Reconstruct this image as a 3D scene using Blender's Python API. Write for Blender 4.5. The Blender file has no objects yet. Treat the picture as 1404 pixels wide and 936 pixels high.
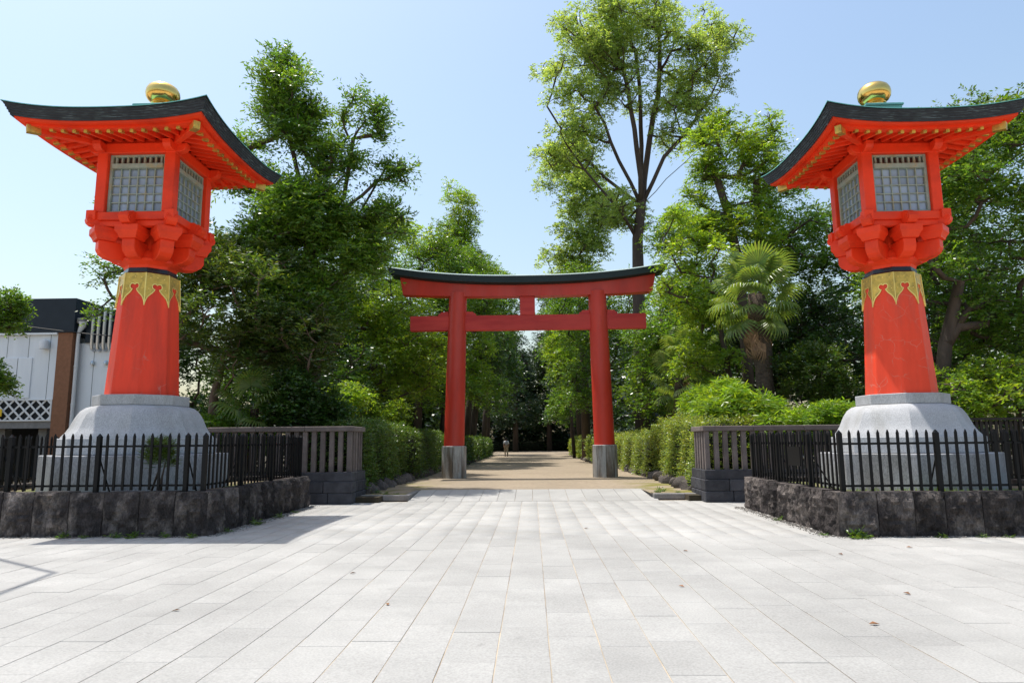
import bpy, bmesh, math, random
import numpy as np
from mathutils import Vector, Matrix, noise

R = math.radians
PI = math.pi
random.seed(7)
rng = np.random.default_rng(11)
scene = bpy.context.scene
col = scene.collection

# ------------------------------------------------------------------ camera
cd = bpy.data.cameras.new('camera')
cam = bpy.data.objects.new('camera', cd)
col.objects.link(cam)
scene.camera = cam
cd.sensor_width = 36.0
cd.lens = 24.0
cd.clip_start = 0.1
cd.clip_end = 2000
YAW, PIT, ROL = R(1.6), R(8.3), R(0.5)
F0 = Vector((-math.sin(YAW), math.cos(YAW), 0)); R0 = Vector((math.cos(YAW), math.sin(YAW), 0)); Z0 = Vector((0, 0, 1))
Fw = math.cos(PIT) * F0 + math.sin(PIT) * Z0
U0 = math.cos(PIT) * Z0 - math.sin(PIT) * F0
Rt = math.cos(ROL) * R0 - math.sin(ROL) * U0
Up = math.cos(ROL) * U0 + math.sin(ROL) * R0
m = Matrix((Rt, Up, -Fw)).transposed().to_4x4()
m.translation = Vector((0, 0, 1.55))
cam.matrix_world = m

# ------------------------------------------------------------------ sky, sun, exposure
SUN = Vector((-2.33, 1.36, 8.1)).normalized()
world = bpy.data.worlds.new('World')
scene.world = world
world.use_nodes = True
wn = world.node_tree
sky = wn.nodes.new('ShaderNodeTexSky')
sky.sky_type = 'NISHITA'
sky.sun_disc = False
sky.sun_elevation = math.asin(SUN.z)
sky.sun_rotation = math.atan2(SUN.x, SUN.y)
sky.altitude = 0
sky.air_density = 1.6
sky.dust_density = 2.8
sky.ozone_density = 2.2
bg = wn.nodes['Background']
bg.inputs['Strength'].default_value = 0.122
wn.links.new(sky.outputs[0], bg.inputs[0])
sd = bpy.data.lights.new('sun', 'SUN')
sd.energy = 3.3
sd.angle = R(0.53)
sd.color = (1.0, 0.96, 0.9)
sun = bpy.data.objects.new('sun', sd)
col.objects.link(sun)
sun.rotation_euler = SUN.to_track_quat('Z', 'Y').to_euler()
sun.location = (-20, 10, 60)
vs = scene.view_settings
vs.view_transform = 'Standard'
vs.look = 'None'
vs.exposure = 0.68
vs.gamma = 1.0
vs.use_curve_mapping = False
scene.cycles.max_bounces = 8
scene.cycles.diffuse_bounces = 4
scene.cycles.transmission_bounces = 6
scene.cycles.transparent_max_bounces = 8

# ------------------------------------------------------------------ materials
def mat(name, c, rough=0.7, metal=0.0, spec=0.3, var=0.15, vscale=3.0, bump=0.0, bscale=40.0, obj_var=0.0, c2=None, c2scale=1.0, c2amt=0.5, stretch=None, fine=0.0, fscale=150.0, attr_var=0.0):
    M = bpy.data.materials.new(name); M.use_nodes = True
    nt = M.node_tree; N = nt.nodes; L = nt.links
    b = N['Principled BSDF']
    b.inputs['Roughness'].default_value = rough
    b.inputs['Metallic'].default_value = metal
    b.inputs['Specular IOR Level'].default_value = spec
    tc = N.new('ShaderNodeTexCoord')
    vec = tc.outputs['Object']
    if stretch:
        mp = N.new('ShaderNodeMapping'); mp.inputs['Scale'].default_value = stretch
        L.new(vec, mp.inputs[0]); vec = mp.outputs[0]
    rgb = N.new('ShaderNodeRGB'); rgb.outputs[0].default_value = (*c, 1)
    cur = rgb.outputs[0]
    oi = None
    def nz(scale, detail=5, off=True):
        nonlocal oi
        n = N.new('ShaderNodeTexNoise'); n.inputs['Scale'].default_value = scale; n.inputs['Detail'].default_value = detail
        n.inputs['Roughness'].default_value = 0.6
        n.noise_dimensions = '4D'
        if oi is None: oi = N.new('ShaderNodeObjectInfo')
        mm = N.new('ShaderNodeMath'); mm.operation = 'MULTIPLY'; mm.inputs[1].default_value = 37.0
        L.new(oi.outputs['Random'], mm.inputs[0]); L.new(mm.outputs[0], n.inputs['W'])
        L.new(vec, n.inputs['Vector']); return n
    def scale_by(cur, fac_out, lo, hi):
        mr = N.new('ShaderNodeMapRange'); mr.inputs['To Min'].default_value = lo; mr.inputs['To Max'].default_value = hi
        L.new(fac_out, mr.inputs['Value'])
        vm = N.new('ShaderNodeVectorMath'); vm.operation = 'SCALE'
        L.new(cur, vm.inputs[0]); L.new(mr.outputs[0], vm.inputs['Scale']); return vm.outputs[0], mr
    if c2:
        n = nz(c2scale, 8)
        cr = N.new('ShaderNodeMapRange'); cr.inputs['From Min'].default_value = 0.62 - 0.25 * c2amt - 0.06; cr.inputs['From Max'].default_value = 0.62 - 0.25 * c2amt + 0.1
        L.new(n.outputs['Fac'], cr.inputs['Value'])
        mx = N.new('ShaderNodeMix'); mx.data_type = 'RGBA'
        L.new(cr.outputs[0], mx.inputs['Factor']); L.new(cur, mx.inputs['A']); mx.inputs['B'].default_value = (*c2, 1)
        cur = mx.outputs['Result']
    if var > 0:
        n = nz(vscale)
        cur, mr = scale_by(cur, n.outputs['Fac'], 1 - var, 1 + var)
        mr.inputs['From Min'].default_value = 0.3; mr.inputs['From Max'].default_value = 0.7
    if fine > 0:
        n = nz(fscale, 2)
        cur, mr = scale_by(cur, n.outputs['Fac'], 1 - fine, 1 + fine)
        mr.inputs['From Min'].default_value = 0.3; mr.inputs['From Max'].default_value = 0.7
    if obj_var > 0:
        if oi is None: oi = N.new('ShaderNodeObjectInfo')
        cur, mr = scale_by(cur, oi.outputs['Random'], 1 - obj_var, 1 + obj_var)
    if attr_var > 0:
        at_ = N.new('ShaderNodeAttribute'); at_.attribute_name = 'v'
        cur, mr = scale_by(cur, at_.outputs['Fac'], 1 - attr_var, 1 + attr_var)
    L.new(cur, b.inputs['Base Color'])
    if bump > 0:
        n = nz(bscale, 6)
        bp = N.new('ShaderNodeBump'); bp.inputs['Strength'].default_value = 1.0; bp.inputs['Distance'].default_value = bump
        L.new(n.outputs['Fac'], bp.inputs['Height']); L.new(bp.outputs[0], b.inputs['Normal'])
    M['parts'] = 1
    return M

def leaf_mat(name, c, trans=0.35, hue=0.03, val=0.5, spec=0.5, rough=0.32, warm=None):
    M = bpy.data.materials.new(name); M.use_nodes = True
    nt = M.node_tree; N = nt.nodes; L = nt.links
    b = N['Principled BSDF']
    b.inputs['Roughness'].default_value = rough
    b.inputs['Specular IOR Level'].default_value = spec
    at_ = N.new('ShaderNodeAttribute'); at_.attribute_name = 'v'
    hs = N.new('ShaderNodeHueSaturation'); hs.inputs['Color'].default_value = (*c, 1)
    m1 = N.new('ShaderNodeMapRange'); m1.inputs['To Min'].default_value = 1 - val; m1.inputs['To Max'].default_value = 1 + val
    L.new(at_.outputs['Fac'], m1.inputs['Value']); L.new(m1.outputs[0], hs.inputs['Value'])
    wv = N.new('ShaderNodeTexWhiteNoise'); wv.noise_dimensions = '1D'; L.new(at_.outputs['Fac'], wv.inputs['W'])
    m2 = N.new('ShaderNodeMapRange'); m2.inputs['To Min'].default_value = 0.5 - hue; m2.inputs['To Max'].default_value = 0.5 + hue * 0.5
    L.new(wv.outputs['Value'], m2.inputs['Value']); L.new(m2.outputs[0], hs.inputs['Hue'])
    tc = N.new('ShaderNodeTexCoord')
    nz = N.new('ShaderNodeTexNoise'); nz.inputs['Scale'].default_value = 0.7; nz.inputs['Detail'].default_value = 3
    L.new(tc.outputs['Object'], nz.inputs['Vector'])
    mr = N.new('ShaderNodeMapRange'); mr.inputs['From Min'].default_value = 0.35; mr.inputs['From Max'].default_value = 0.65
    mr.inputs['To Min'].default_value = 0.0; mr.inputs['To Max'].default_value = 1.0
    L.new(nz.outputs['Fac'], mr.inputs['Value'])
    mx = N.new('ShaderNodeMix'); mx.data_type = 'RGBA'
    L.new(mr.outputs[0], mx.inputs['Factor'])
    L.new(hs.outputs[0], mx.inputs['A'])
    vm = N.new('ShaderNodeVectorMath'); vm.operation = 'MULTIPLY'; L.new(hs.outputs[0], vm.inputs[0]); vm.inputs[1].default_value = warm or (1.28, 1.12, 0.9)
    L.new(vm.outputs[0], mx.inputs['B'])
    L.new(mx.outputs['Result'], b.inputs['Base Color'])
    tr = N.new('ShaderNodeBsdfTranslucent')
    vt = N.new('ShaderNodeVectorMath'); vt.operation = 'MULTIPLY'; L.new(mx.outputs['Result'], vt.inputs[0]); vt.inputs[1].default_value = (2.3, 2.05, 0.7)
    L.new(vt.outputs[0], tr.inputs['Color'])
    ms = N.new('ShaderNodeMixShader'); ms.inputs[0].default_value = trans
    L.new(b.outputs[0], ms.inputs[1]); L.new(tr.outputs[0], ms.inputs[2])
    L.new(ms.outputs[0], N['Material Output'].inputs['Surface'])
    return M

MT = {}
MT['vermilion'] = mat('vermilion paint', (0.86, 0.056, 0.014), 0.45, spec=0.25, var=0.10, vscale=1.8, c2=(0.62, 0.040, 0.012), c2scale=1.1, c2amt=0.25, bump=0.002, bscale=30)
MT['pillar_red'] = mat('faded vermilion pillar paint', (0.86, 0.066, 0.030), 0.5, spec=0.2, var=0.13, vscale=1.3, c2=(0.66, 0.060, 0.032), c2scale=1.0, c2amt=0.32, stretch=(2.4, 2.4, 0.4), bump=0.004, bscale=12)
MT['torii_red'] = mat('torii red lacquer', (0.60, 0.040, 0.020), 0.42, spec=0.4, var=0.2, vscale=0.9, stretch=(1.5, 1.5, 0.35), c2=(0.58, 0.060, 0.040), c2scale=0.7, c2amt=0.5)
MT['torii_beam'] = mat('sun faded torii red', (0.60, 0.064, 0.052), 0.6, spec=0.25, var=0.14, vscale=1.2, c2=(0.50, 0.042, 0.040), c2scale=1.6, c2amt=0.35, stretch=(0.3, 1, 1.6))
MT['torii_roof'] = mat('dark green-black copper of torii roof', (0.022, 0.033, 0.033), 0.5, metal=0.1, var=0.25, vscale=1.0, stretch=(0.6, 1, 5))
MT['pale_copper'] = mat('pale weathered copper top', (0.36, 0.44, 0.42), 0.5, metal=0.2, var=0.15)
MT['granite'] = mat('pale granite', (0.42, 0.425, 0.43), 0.75, var=0.12, vscale=1.2, c2=(0.33, 0.33, 0.32), c2scale=1.1, c2amt=0.35, stretch=(1.4, 1.4, 0.5), fine=0.28, fscale=60, bump=0.002, bscale=90)
MT['granite_rough'] = mat('hammered granite', (0.34, 0.345, 0.36), 0.85, var=0.15, vscale=1.2, c2=(0.24, 0.24, 0.235), c2scale=1.1, c2amt=0.35, stretch=(1.4, 1.4, 0.5), fine=0.35, fscale=45, bump=0.006, bscale=60)
MT['granite_stained'] = mat('stained granite of gate footing', (0.40, 0.40, 0.38), 0.85, var=0.2, vscale=1.2, fine=0.2, fscale=60, c2=(0.15, 0.12, 0.09), c2scale=1.5, c2amt=0.48, stretch=(2.0, 2.0, 0.35))
MT['gold'] = mat('polished gold leaf', (0.83, 0.56, 0.16), 0.2, metal=1.0, var=0.08, vscale=8)
MT['brass'] = mat('aged brass plate', (0.66, 0.43, 0.09), 0.36, metal=0.65, var=0.22, vscale=6, c2=(0.42, 0.28, 0.07), c2scale=9, c2amt=0.3)
MT['brass_trim'] = mat('bright brass trim', (0.90, 0.68, 0.20), 0.33, metal=0.6, var=0.1)
MT['blackring'] = mat('black lacquer ring', (0.012, 0.010, 0.012), 0.25, spec=0.5, var=0)
MT['patina'] = mat('turquoise copper patina', (0.16, 0.46, 0.43), 0.6, var=0.15)
MT['window_frame'] = mat('grey green painted window wood', (0.30, 0.37, 0.32), 0.6, var=0.15, vscale=6, c2=(0.36, 0.33, 0.2), c2scale=4, c2amt=0.25)
MT['window_dark'] = mat('painted dark behind slats', (0.09, 0.035, 0.03), 0.8, var=0)
MT['pane'] = mat('sky-tinted window pane', (0.29, 0.35, 0.45), 0.12, spec=0.6, var=0.16, vscale=1.2, obj_var=0.22)  # reflected sky is put into the blue of the base colour
MT['dark_stone'] = mat('dark weathered quarry stone', (0.040, 0.033, 0.031), 0.9, var=0.6, vscale=7, c2=(0.145, 0.122, 0.108), c2scale=3.2, c2amt=0.38, bump=0.07, bscale=20, fine=0.4, fscale=45, obj_var=0.3, stretch=(1, 1, 0.6))
MT['andesite'] = mat('brown grey balustrade stone', (0.150, 0.124, 0.113), 0.9, var=0.25, vscale=4, fine=0.15, fscale=60, obj_var=0.15, bump=0.006, bscale=25)
MT['andesite_dark'] = mat('charcoal footing stone', (0.055, 0.055, 0.062), 0.9, var=0.35, vscale=4, obj_var=0.2, bump=0.015, bscale=14)
MT['black_metal'] = mat('black painted steel', (0.006, 0.006, 0.0065), 0.5, spec=0.2, var=0)
MT['dark_wood'] = mat('black stained fence wood', (0.020, 0.017, 0.015), 0.7, var=0.3, vscale=5)
MT['soil'] = mat('dry soil', (0.20, 0.15, 0.10), 0.95, var=0.25, vscale=4, c2=(0.10, 0.13, 0.03), c2scale=1.1, c2amt=0.5, bump=0.02, bscale=25)
MT['kerb'] = mat('kerb stone', (0.22, 0.21, 0.20), 0.85, var=0.2, vscale=4, fine=0.2, fscale=50, bump=0.004, bscale=40)
MT['rock'] = mat('edging rock', (0.10, 0.085, 0.075), 0.9, var=0.3, vscale=4, bump=0.02, bscale=9, obj_var=0.3)
MT['gravel'] = mat('small grey gravel', (0.22, 0.20, 0.18), 0.9, var=0.2, vscale=3, attr_var=0.5)
MT['bark'] = mat('grey brown bark', (0.085, 0.062, 0.048), 0.9, var=0.35, vscale=3, bump=0.04, bscale=10, stretch=(1, 1, 0.25))
MT['bark_pale'] = mat('pale brown bark', (0.17, 0.12, 0.09), 0.9, var=0.3, vscale=3, bump=0.03, bscale=10, stretch=(1, 1, 0.3))
MT['palm_trunk'] = mat('fibrous palm trunk', (0.10, 0.075, 0.055), 0.95, var=0.45, vscale=5, bump=0.09, bscale=16, stretch=(1, 1, 2.2))
MT['dead_leaf'] = mat('dry brown palm leaf', (0.26, 0.17, 0.10), 0.85, var=0.35, vscale=3)
MT['white_wall'] = mat('white painted siding', (0.80, 0.83, 0.86), 0.7, var=0.07, vscale=1.2, c2=(0.68, 0.71, 0.74), c2scale=0.6, c2amt=0.25, stretch=(2.5, 2.5, 0.4))
MT['navy'] = mat('dark navy metal parapet', (0.014, 0.022, 0.032), 0.5, var=0.15)
MT['brown_col'] = mat('rust brown tile column', (0.26, 0.12, 0.065), 0.8, var=0.15, vscale=8)
MT['white_pipe'] = mat('white pvc pipe', (0.70, 0.70, 0.70), 0.45, var=0.05)
MT['steel_pipe'] = mat('galvanised duct', (0.55, 0.57, 0.60), 0.3, metal=0.8, var=0.1)
MT['void'] = mat('painted opening dark and joints', (0.02, 0.022, 0.025), 0.8, var=0)  # shade of openings put into the colour; joints and door fittings share it
MT['yellow'] = mat('yellow sign', (0.75, 0.50, 0.02), 0.5, var=0.05)
MT['hedge_core'] = mat('dark hedge core fill', (0.018, 0.022, 0.010), 0.95, var=0.3)
MT['dirt_wood'] = mat('forest floor', (0.055, 0.045, 0.028), 0.95, var=0.3, vscale=1.5, bump=0.03, bscale=8)

# paint with fine worn cracks for the lantern pillars
def add_cracks(M, crack_col, dens):
    nt = M.node_tree; N = nt.nodes; L = nt.links
    b = N['Principled BSDF']
    src = b.inputs['Base Color'].links[0].from_socket
    tc = N.new('ShaderNodeTexCoord')
    n1 = N.new('ShaderNodeTexNoise'); n1.inputs['Scale'].default_value = 3.0; n1.inputs['Detail'].default_value = 4
    L.new(tc.outputs['Object'], n1.inputs['Vector'])
    av = N.new('ShaderNodeMix'); av.data_type = 'VECTOR'; av.inputs['Factor'].default_value = 0.25
    L.new(tc.outputs['Object'], av.inputs['A']); L.new(n1.outputs['Color'], av.inputs['B'])
    vo = N.new('ShaderNodeTexVoronoi'); vo.feature = 'DISTANCE_TO_EDGE'; vo.inputs['Scale'].default_value = 4.2
    L.new(av.outputs['Result'], vo.inputs['Vector'])
    mr = N.new('ShaderNodeMapRange'); mr.inputs['From Min'].default_value = 0.006; mr.inputs['From Max'].default_value = 0.03
    mr.inputs['To Min'].default_value = 1.0; mr.inputs['To Max'].default_value = 0.0
    L.new(vo.outputs['Distance'], mr.inputs['Value'])
    n2 = N.new('ShaderNodeTexNoise'); n2.inputs['Scale'].default_value = 2.2; n2.inputs['Detail'].default_value = 5
    L.new(tc.outputs['Object'], n2.inputs['Vector'])
    m2 = N.new('ShaderNodeMapRange'); m2.inputs['From Min'].default_value = 0.60 - dens; m2.inputs['From Max'].default_value = 0.68 - dens * 0.5
    L.new(n2.outputs['Fac'], m2.inputs['Value'])
    mu = N.new('ShaderNodeMath'); mu.operation = 'MULTIPLY'; L.new(mr.outputs[0], mu.inputs[0]); L.new(m2.outputs[0], mu.inputs[1])
    mu2 = N.new('ShaderNodeMath'); mu2.operation = 'MULTIPLY'; L.new(mu.outputs[0], mu2.inputs[0]); mu2.inputs[1].default_value = 0.55
    mx = N.new('ShaderNodeMix'); mx.data_type = 'RGBA'
    L.new(mu2.outputs[0], mx.inputs['Factor']); L.new(src, mx.inputs['A']); mx.inputs['B'].default_value = (*crack_col, 1)
    L.new(mx.outputs['Result'], b.inputs['Base Color'])
add_cracks(MT['pillar_red'], (0.55, 0.22, 0.17), 0.05)
MT['pillar_worn'] = mat('crazed vermilion pillar paint', (0.84, 0.072, 0.030), 0.5, spec=0.2, var=0.12, vscale=1.3, c2=(0.68, 0.082, 0.045), c2scale=1.0, c2amt=0.35, stretch=(2.4, 2.4, 0.4), bump=0.004, bscale=12)
add_cracks(MT['pillar_worn'], (0.60, 0.27, 0.20), 0.12)

def slab_mat():
    M = mat('pale granite paving', (0.385, 0.376, 0.352), 0.8, spec=0.2, var=0.06, vscale=1.3, fine=0.14, fscale=55, obj_var=0.04, attr_var=0.04, bump=0.0015, bscale=120)
    nt = M.node_tree; N = nt.nodes; L = nt.links; b = N['Principled BSDF']
    src = b.inputs['Base Color'].links[0].from_socket
    g = N.new('ShaderNodeNewGeometry')
    n = N.new('ShaderNodeTexNoise'); n.inputs['Scale'].default_value = 0.55; n.inputs['Detail'].default_value = 6; n.inputs['Roughness'].default_value = 0.62
    L.new(g.outputs['Position'], n.inputs['Vector'])
    mr = N.new('ShaderNodeMapRange'); mr.inputs['From Min'].default_value = 0.35; mr.inputs['From Max'].default_value = 0.7; mr.inputs['To Min'].default_value = 1.04; mr.inputs['To Max'].default_value = 0.80
    L.new(n.outputs['Fac'], mr.inputs['Value'])
    vm = N.new('ShaderNodeVectorMath'); vm.operation = 'SCALE'; L.new(src, vm.inputs[0]); L.new(mr.outputs[0], vm.inputs['Scale'])
    n2 = N.new('ShaderNodeTexNoise'); n2.inputs['Scale'].default_value = 5.5; n2.inputs['Detail'].default_value = 3; L.new(g.outputs['Position'], n2.inputs['Vector'])
    m2 = N.new('ShaderNodeMapRange'); m2.inputs['From Min'].default_value = 0.66; m2.inputs['From Max'].default_value = 0.76; m2.inputs['To Min'].default_value = 1.0; m2.inputs['To Max'].default_value = 0.84; L.new(n2.outputs['Fac'], m2.inputs['Value'])
    n3 = N.new('ShaderNodeTexNoise'); n3.inputs['Scale'].default_value = 0.16; n3.inputs['Detail'].default_value = 4; L.new(g.outputs['Position'], n3.inputs['Vector'])
    m3 = N.new('ShaderNodeMapRange'); m3.inputs['From Min'].default_value = 0.4; m3.inputs['From Max'].default_value = 0.62; m3.inputs['To Min'].default_value = 1.03; m3.inputs['To Max'].default_value = 0.90; L.new(n3.outputs['Fac'], m3.inputs['Value'])
    mm = N.new('ShaderNodeMath'); mm.operation = 'MULTIPLY'; L.new(m2.outputs[0], mm.inputs[0]); L.new(m3.outputs[0], mm.inputs[1])
    vm2 = N.new('ShaderNodeVectorMath'); vm2.operation = 'SCALE'; L.new(vm.outputs[0], vm2.inputs[0]); L.new(mm.outputs[0], vm2.inputs['Scale'])
    L.new(vm2.outputs[0], b.inputs['Base Color'])
    return M
MT['slab'] = slab_mat()
MT['joint'] = mat('sandy paving joint', (0.44, 0.36, 0.26), 0.95, var=0.3, vscale=2, c2=(0.18, 0.14, 0.11), c2scale=0.8, c2amt=0.3)

def path_mat():
    M = mat('packed sandy path', (0.29, 0.235, 0.170), 0.95, spec=0.15, var=0.12, vscale=0.35, fine=0.14, fscale=9, bump=0.01, bscale=25)
    nt = M.node_tree; N = nt.nodes; L = nt.links; b = N['Principled BSDF']
    src = b.inputs['Base Color'].links[0].from_socket
    g = N.new('ShaderNodeNewGeometry')
    sp = N.new('ShaderNodeSeparateXYZ'); L.new(g.outputs['Position'], sp.inputs[0])
    # moss keeps to the two outer edges near the kerbs; pale fines in front of the gate
    ab = N.new('ShaderNodeMath'); ab.operation = 'ABSOLUTE'; L.new(sp.outputs['X'], ab.inputs[0])
    r1 = N.new('ShaderNodeMapRange'); r1.inputs['From Min'].default_value = 2.6; r1.inputs['From Max'].default_value = 3.9; L.new(ab.outputs[0], r1.inputs['Value'])
    r2 = N.new('ShaderNodeMapRange'); r2.inputs['From Min'].default_value = 25.5; r2.inputs['From Max'].default_value = 22.0; L.new(sp.outputs['Y'], r2.inputs['Value'])
    n = N.new('ShaderNodeTexNoise'); n.inputs['Scale'].default_value = 1.3; n.inputs['Detail'].default_value = 6; L.new(g.outputs['Position'], n.inputs['Vector'])
    r3 = N.new('ShaderNodeMapRange'); r3.inputs['From Min'].default_value = 0.42; r3.inputs['From Max'].default_value = 0.58; L.new(n.outputs['Fac'], r3.inputs['Value'])
    a = N.new('ShaderNodeMath'); a.operation = 'MULTIPLY'; L.new(r1.outputs[0], a.inputs[0]); L.new(r2.outputs[0], a.inputs[1])
    a2 = N.new('ShaderNodeMath'); a2.operation = 'MULTIPLY'; L.new(a.outputs[0], a2.inputs[0]); L.new(r3.outputs[0], a2.inputs[1])
    mx = N.new('ShaderNodeMix'); mx.data_type = 'RGBA'; L.new(a2.outputs[0], mx.inputs['Factor']); L.new(src, mx.inputs['A']); mx.inputs['B'].default_value = (0.17, 0.16, 0.035, 1)
    L.new(mx.outputs['Result'], b.inputs['Base Color'])
    return M
MT['path'] = path_mat()

def roof_mat():
    M = mat('layered dark roof shingles', (0.030, 0.034, 0.040), 0.6, var=0.3, vscale=4)
    nt = M.node_tree; N = nt.nodes; L = nt.links; b = N['Principled BSDF']
    src = b.inputs['Base Color'].links[0].from_socket
    tc = N.new('ShaderNodeTexCoord')
    n = N.new('ShaderNodeTexNoise'); n.inputs['Scale'].default_value = 5.0; n.inputs['Detail'].default_value = 4
    mp = N.new('ShaderNodeMapping'); mp.inputs['Scale'].default_value = (1, 1, 14); L.new(tc.outputs['Object'], mp.inputs[0]); L.new(mp.outputs[0], n.inputs['Vector'])
    mr = N.new('ShaderNodeMapRange'); mr.inputs['From Min'].default_value = 0.56; mr.inputs['From Max'].default_value = 0.66; L.new(n.outputs['Fac'], mr.inputs['Value'])
    n2 = N.new('ShaderNodeTexNoise'); n2.inputs['Scale'].default_value = 1.1; n2.inputs['Detail'].default_value = 3; L.new(tc.outputs['Object'], n2.inputs['Vector'])
    mr2 = N.new('ShaderNodeMapRange'); mr2.inputs['From Min'].default_value = 0.42; mr2.inputs['From Max'].default_value = 0.62; mr2.inputs['To Max'].default_value = 0.75; L.new(n2.outputs['Fac'], mr2.inputs['Value'])
    mu = N.new('ShaderNodeMath'); mu.operation = 'MULTIPLY'; L.new(mr.outputs[0], mu.inputs[0]); L.new(mr2.outputs[0], mu.inputs[1])
    mx = N.new('ShaderNodeMix'); mx.data_type = 'RGBA'; L.new(mu.outputs[0], mx.inputs['Factor']); L.new(src, mx.inputs['A']); mx.inputs['B'].default_value = (0.17, 0.24, 0.25, 1)
    L.new(mx.outputs['Result'], b.inputs['Base Color'])
    return M
MT['roof'] = roof_mat()

LM = {
 'dark':   leaf_mat('dark glossy leaves', (0.034, 0.088, 0.020), 0.34, 0.03, 0.6, rough=0.30, spec=0.5),
 'mid':    leaf_mat('mid green leaves', (0.078, 0.172, 0.026), 0.44, 0.03, 0.5),
 'fresh':  leaf_mat('fresh green leaves', (0.128, 0.236, 0.030), 0.50, 0.03, 0.45),
 'camphor':leaf_mat('pale camphor leaves', (0.185, 0.285, 0.105), 0.56, 0.03, 0.45, warm=(1.12, 1.05, 1.0)),
 'olive':  leaf_mat('olive green leaves', (0.046, 0.098, 0.020), 0.34, 0.04, 0.6, warm=(1.5, 1.2, 1.0)),
 'bamboo': leaf_mat('bright bamboo grass leaves', (0.125, 0.240, 0.030), 0.46, 0.03, 0.45),
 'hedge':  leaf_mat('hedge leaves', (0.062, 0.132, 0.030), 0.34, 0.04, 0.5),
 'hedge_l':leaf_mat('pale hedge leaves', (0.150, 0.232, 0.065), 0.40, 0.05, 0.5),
 'conifer':leaf_mat('deep conifer foliage', (0.022, 0.050, 0.020), 0.25, 0.03, 0.5),
 'palm':   leaf_mat('palm leaves', (0.118, 0.200, 0.058), 0.36, 0.03, 0.4, rough=0.35, spec=0.5),
 'weed':   leaf_mat('weed leaves', (0.060, 0.130, 0.022), 0.35, 0.03, 0.4),
 'pine':   leaf_mat('pine needles', (0.060, 0.110, 0.020), 0.35, 0.03, 0.4),
}

# ------------------------------------------------------------------ helpers
def link(name, me, parent=None, loc=None, rot=None, scale=None):
    o = bpy.data.objects.new(name, me); col.objects.link(o)
    if parent is not None: o.parent = parent
    if loc is not None: o.location = loc
    if rot is not None: o.rotation_euler = rot
    if scale is not None: o.scale = scale
    return o
def thing(name, label, cat, loc=(0, 0, 0), rz=0.0, group=None):
    o = link(name, None, None, loc, (0, 0, rz)); o.empty_display_size = 0.2
    return tag(o, label, cat, group)
def tag(o, label, cat, group=None):
    o['label'] = label; o['category'] = cat
    if group: o['group'] = group
    return o
def structure(o): o['kind'] = 'structure'; return o
def stuff(o): o['kind'] = 'stuff'; return o
def copy_tree(o, parent=None):
    c = o.copy(); col.objects.link(c); c.parent = parent
    for ch in list(o.children): copy_tree(ch, c)
    return c

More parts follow.
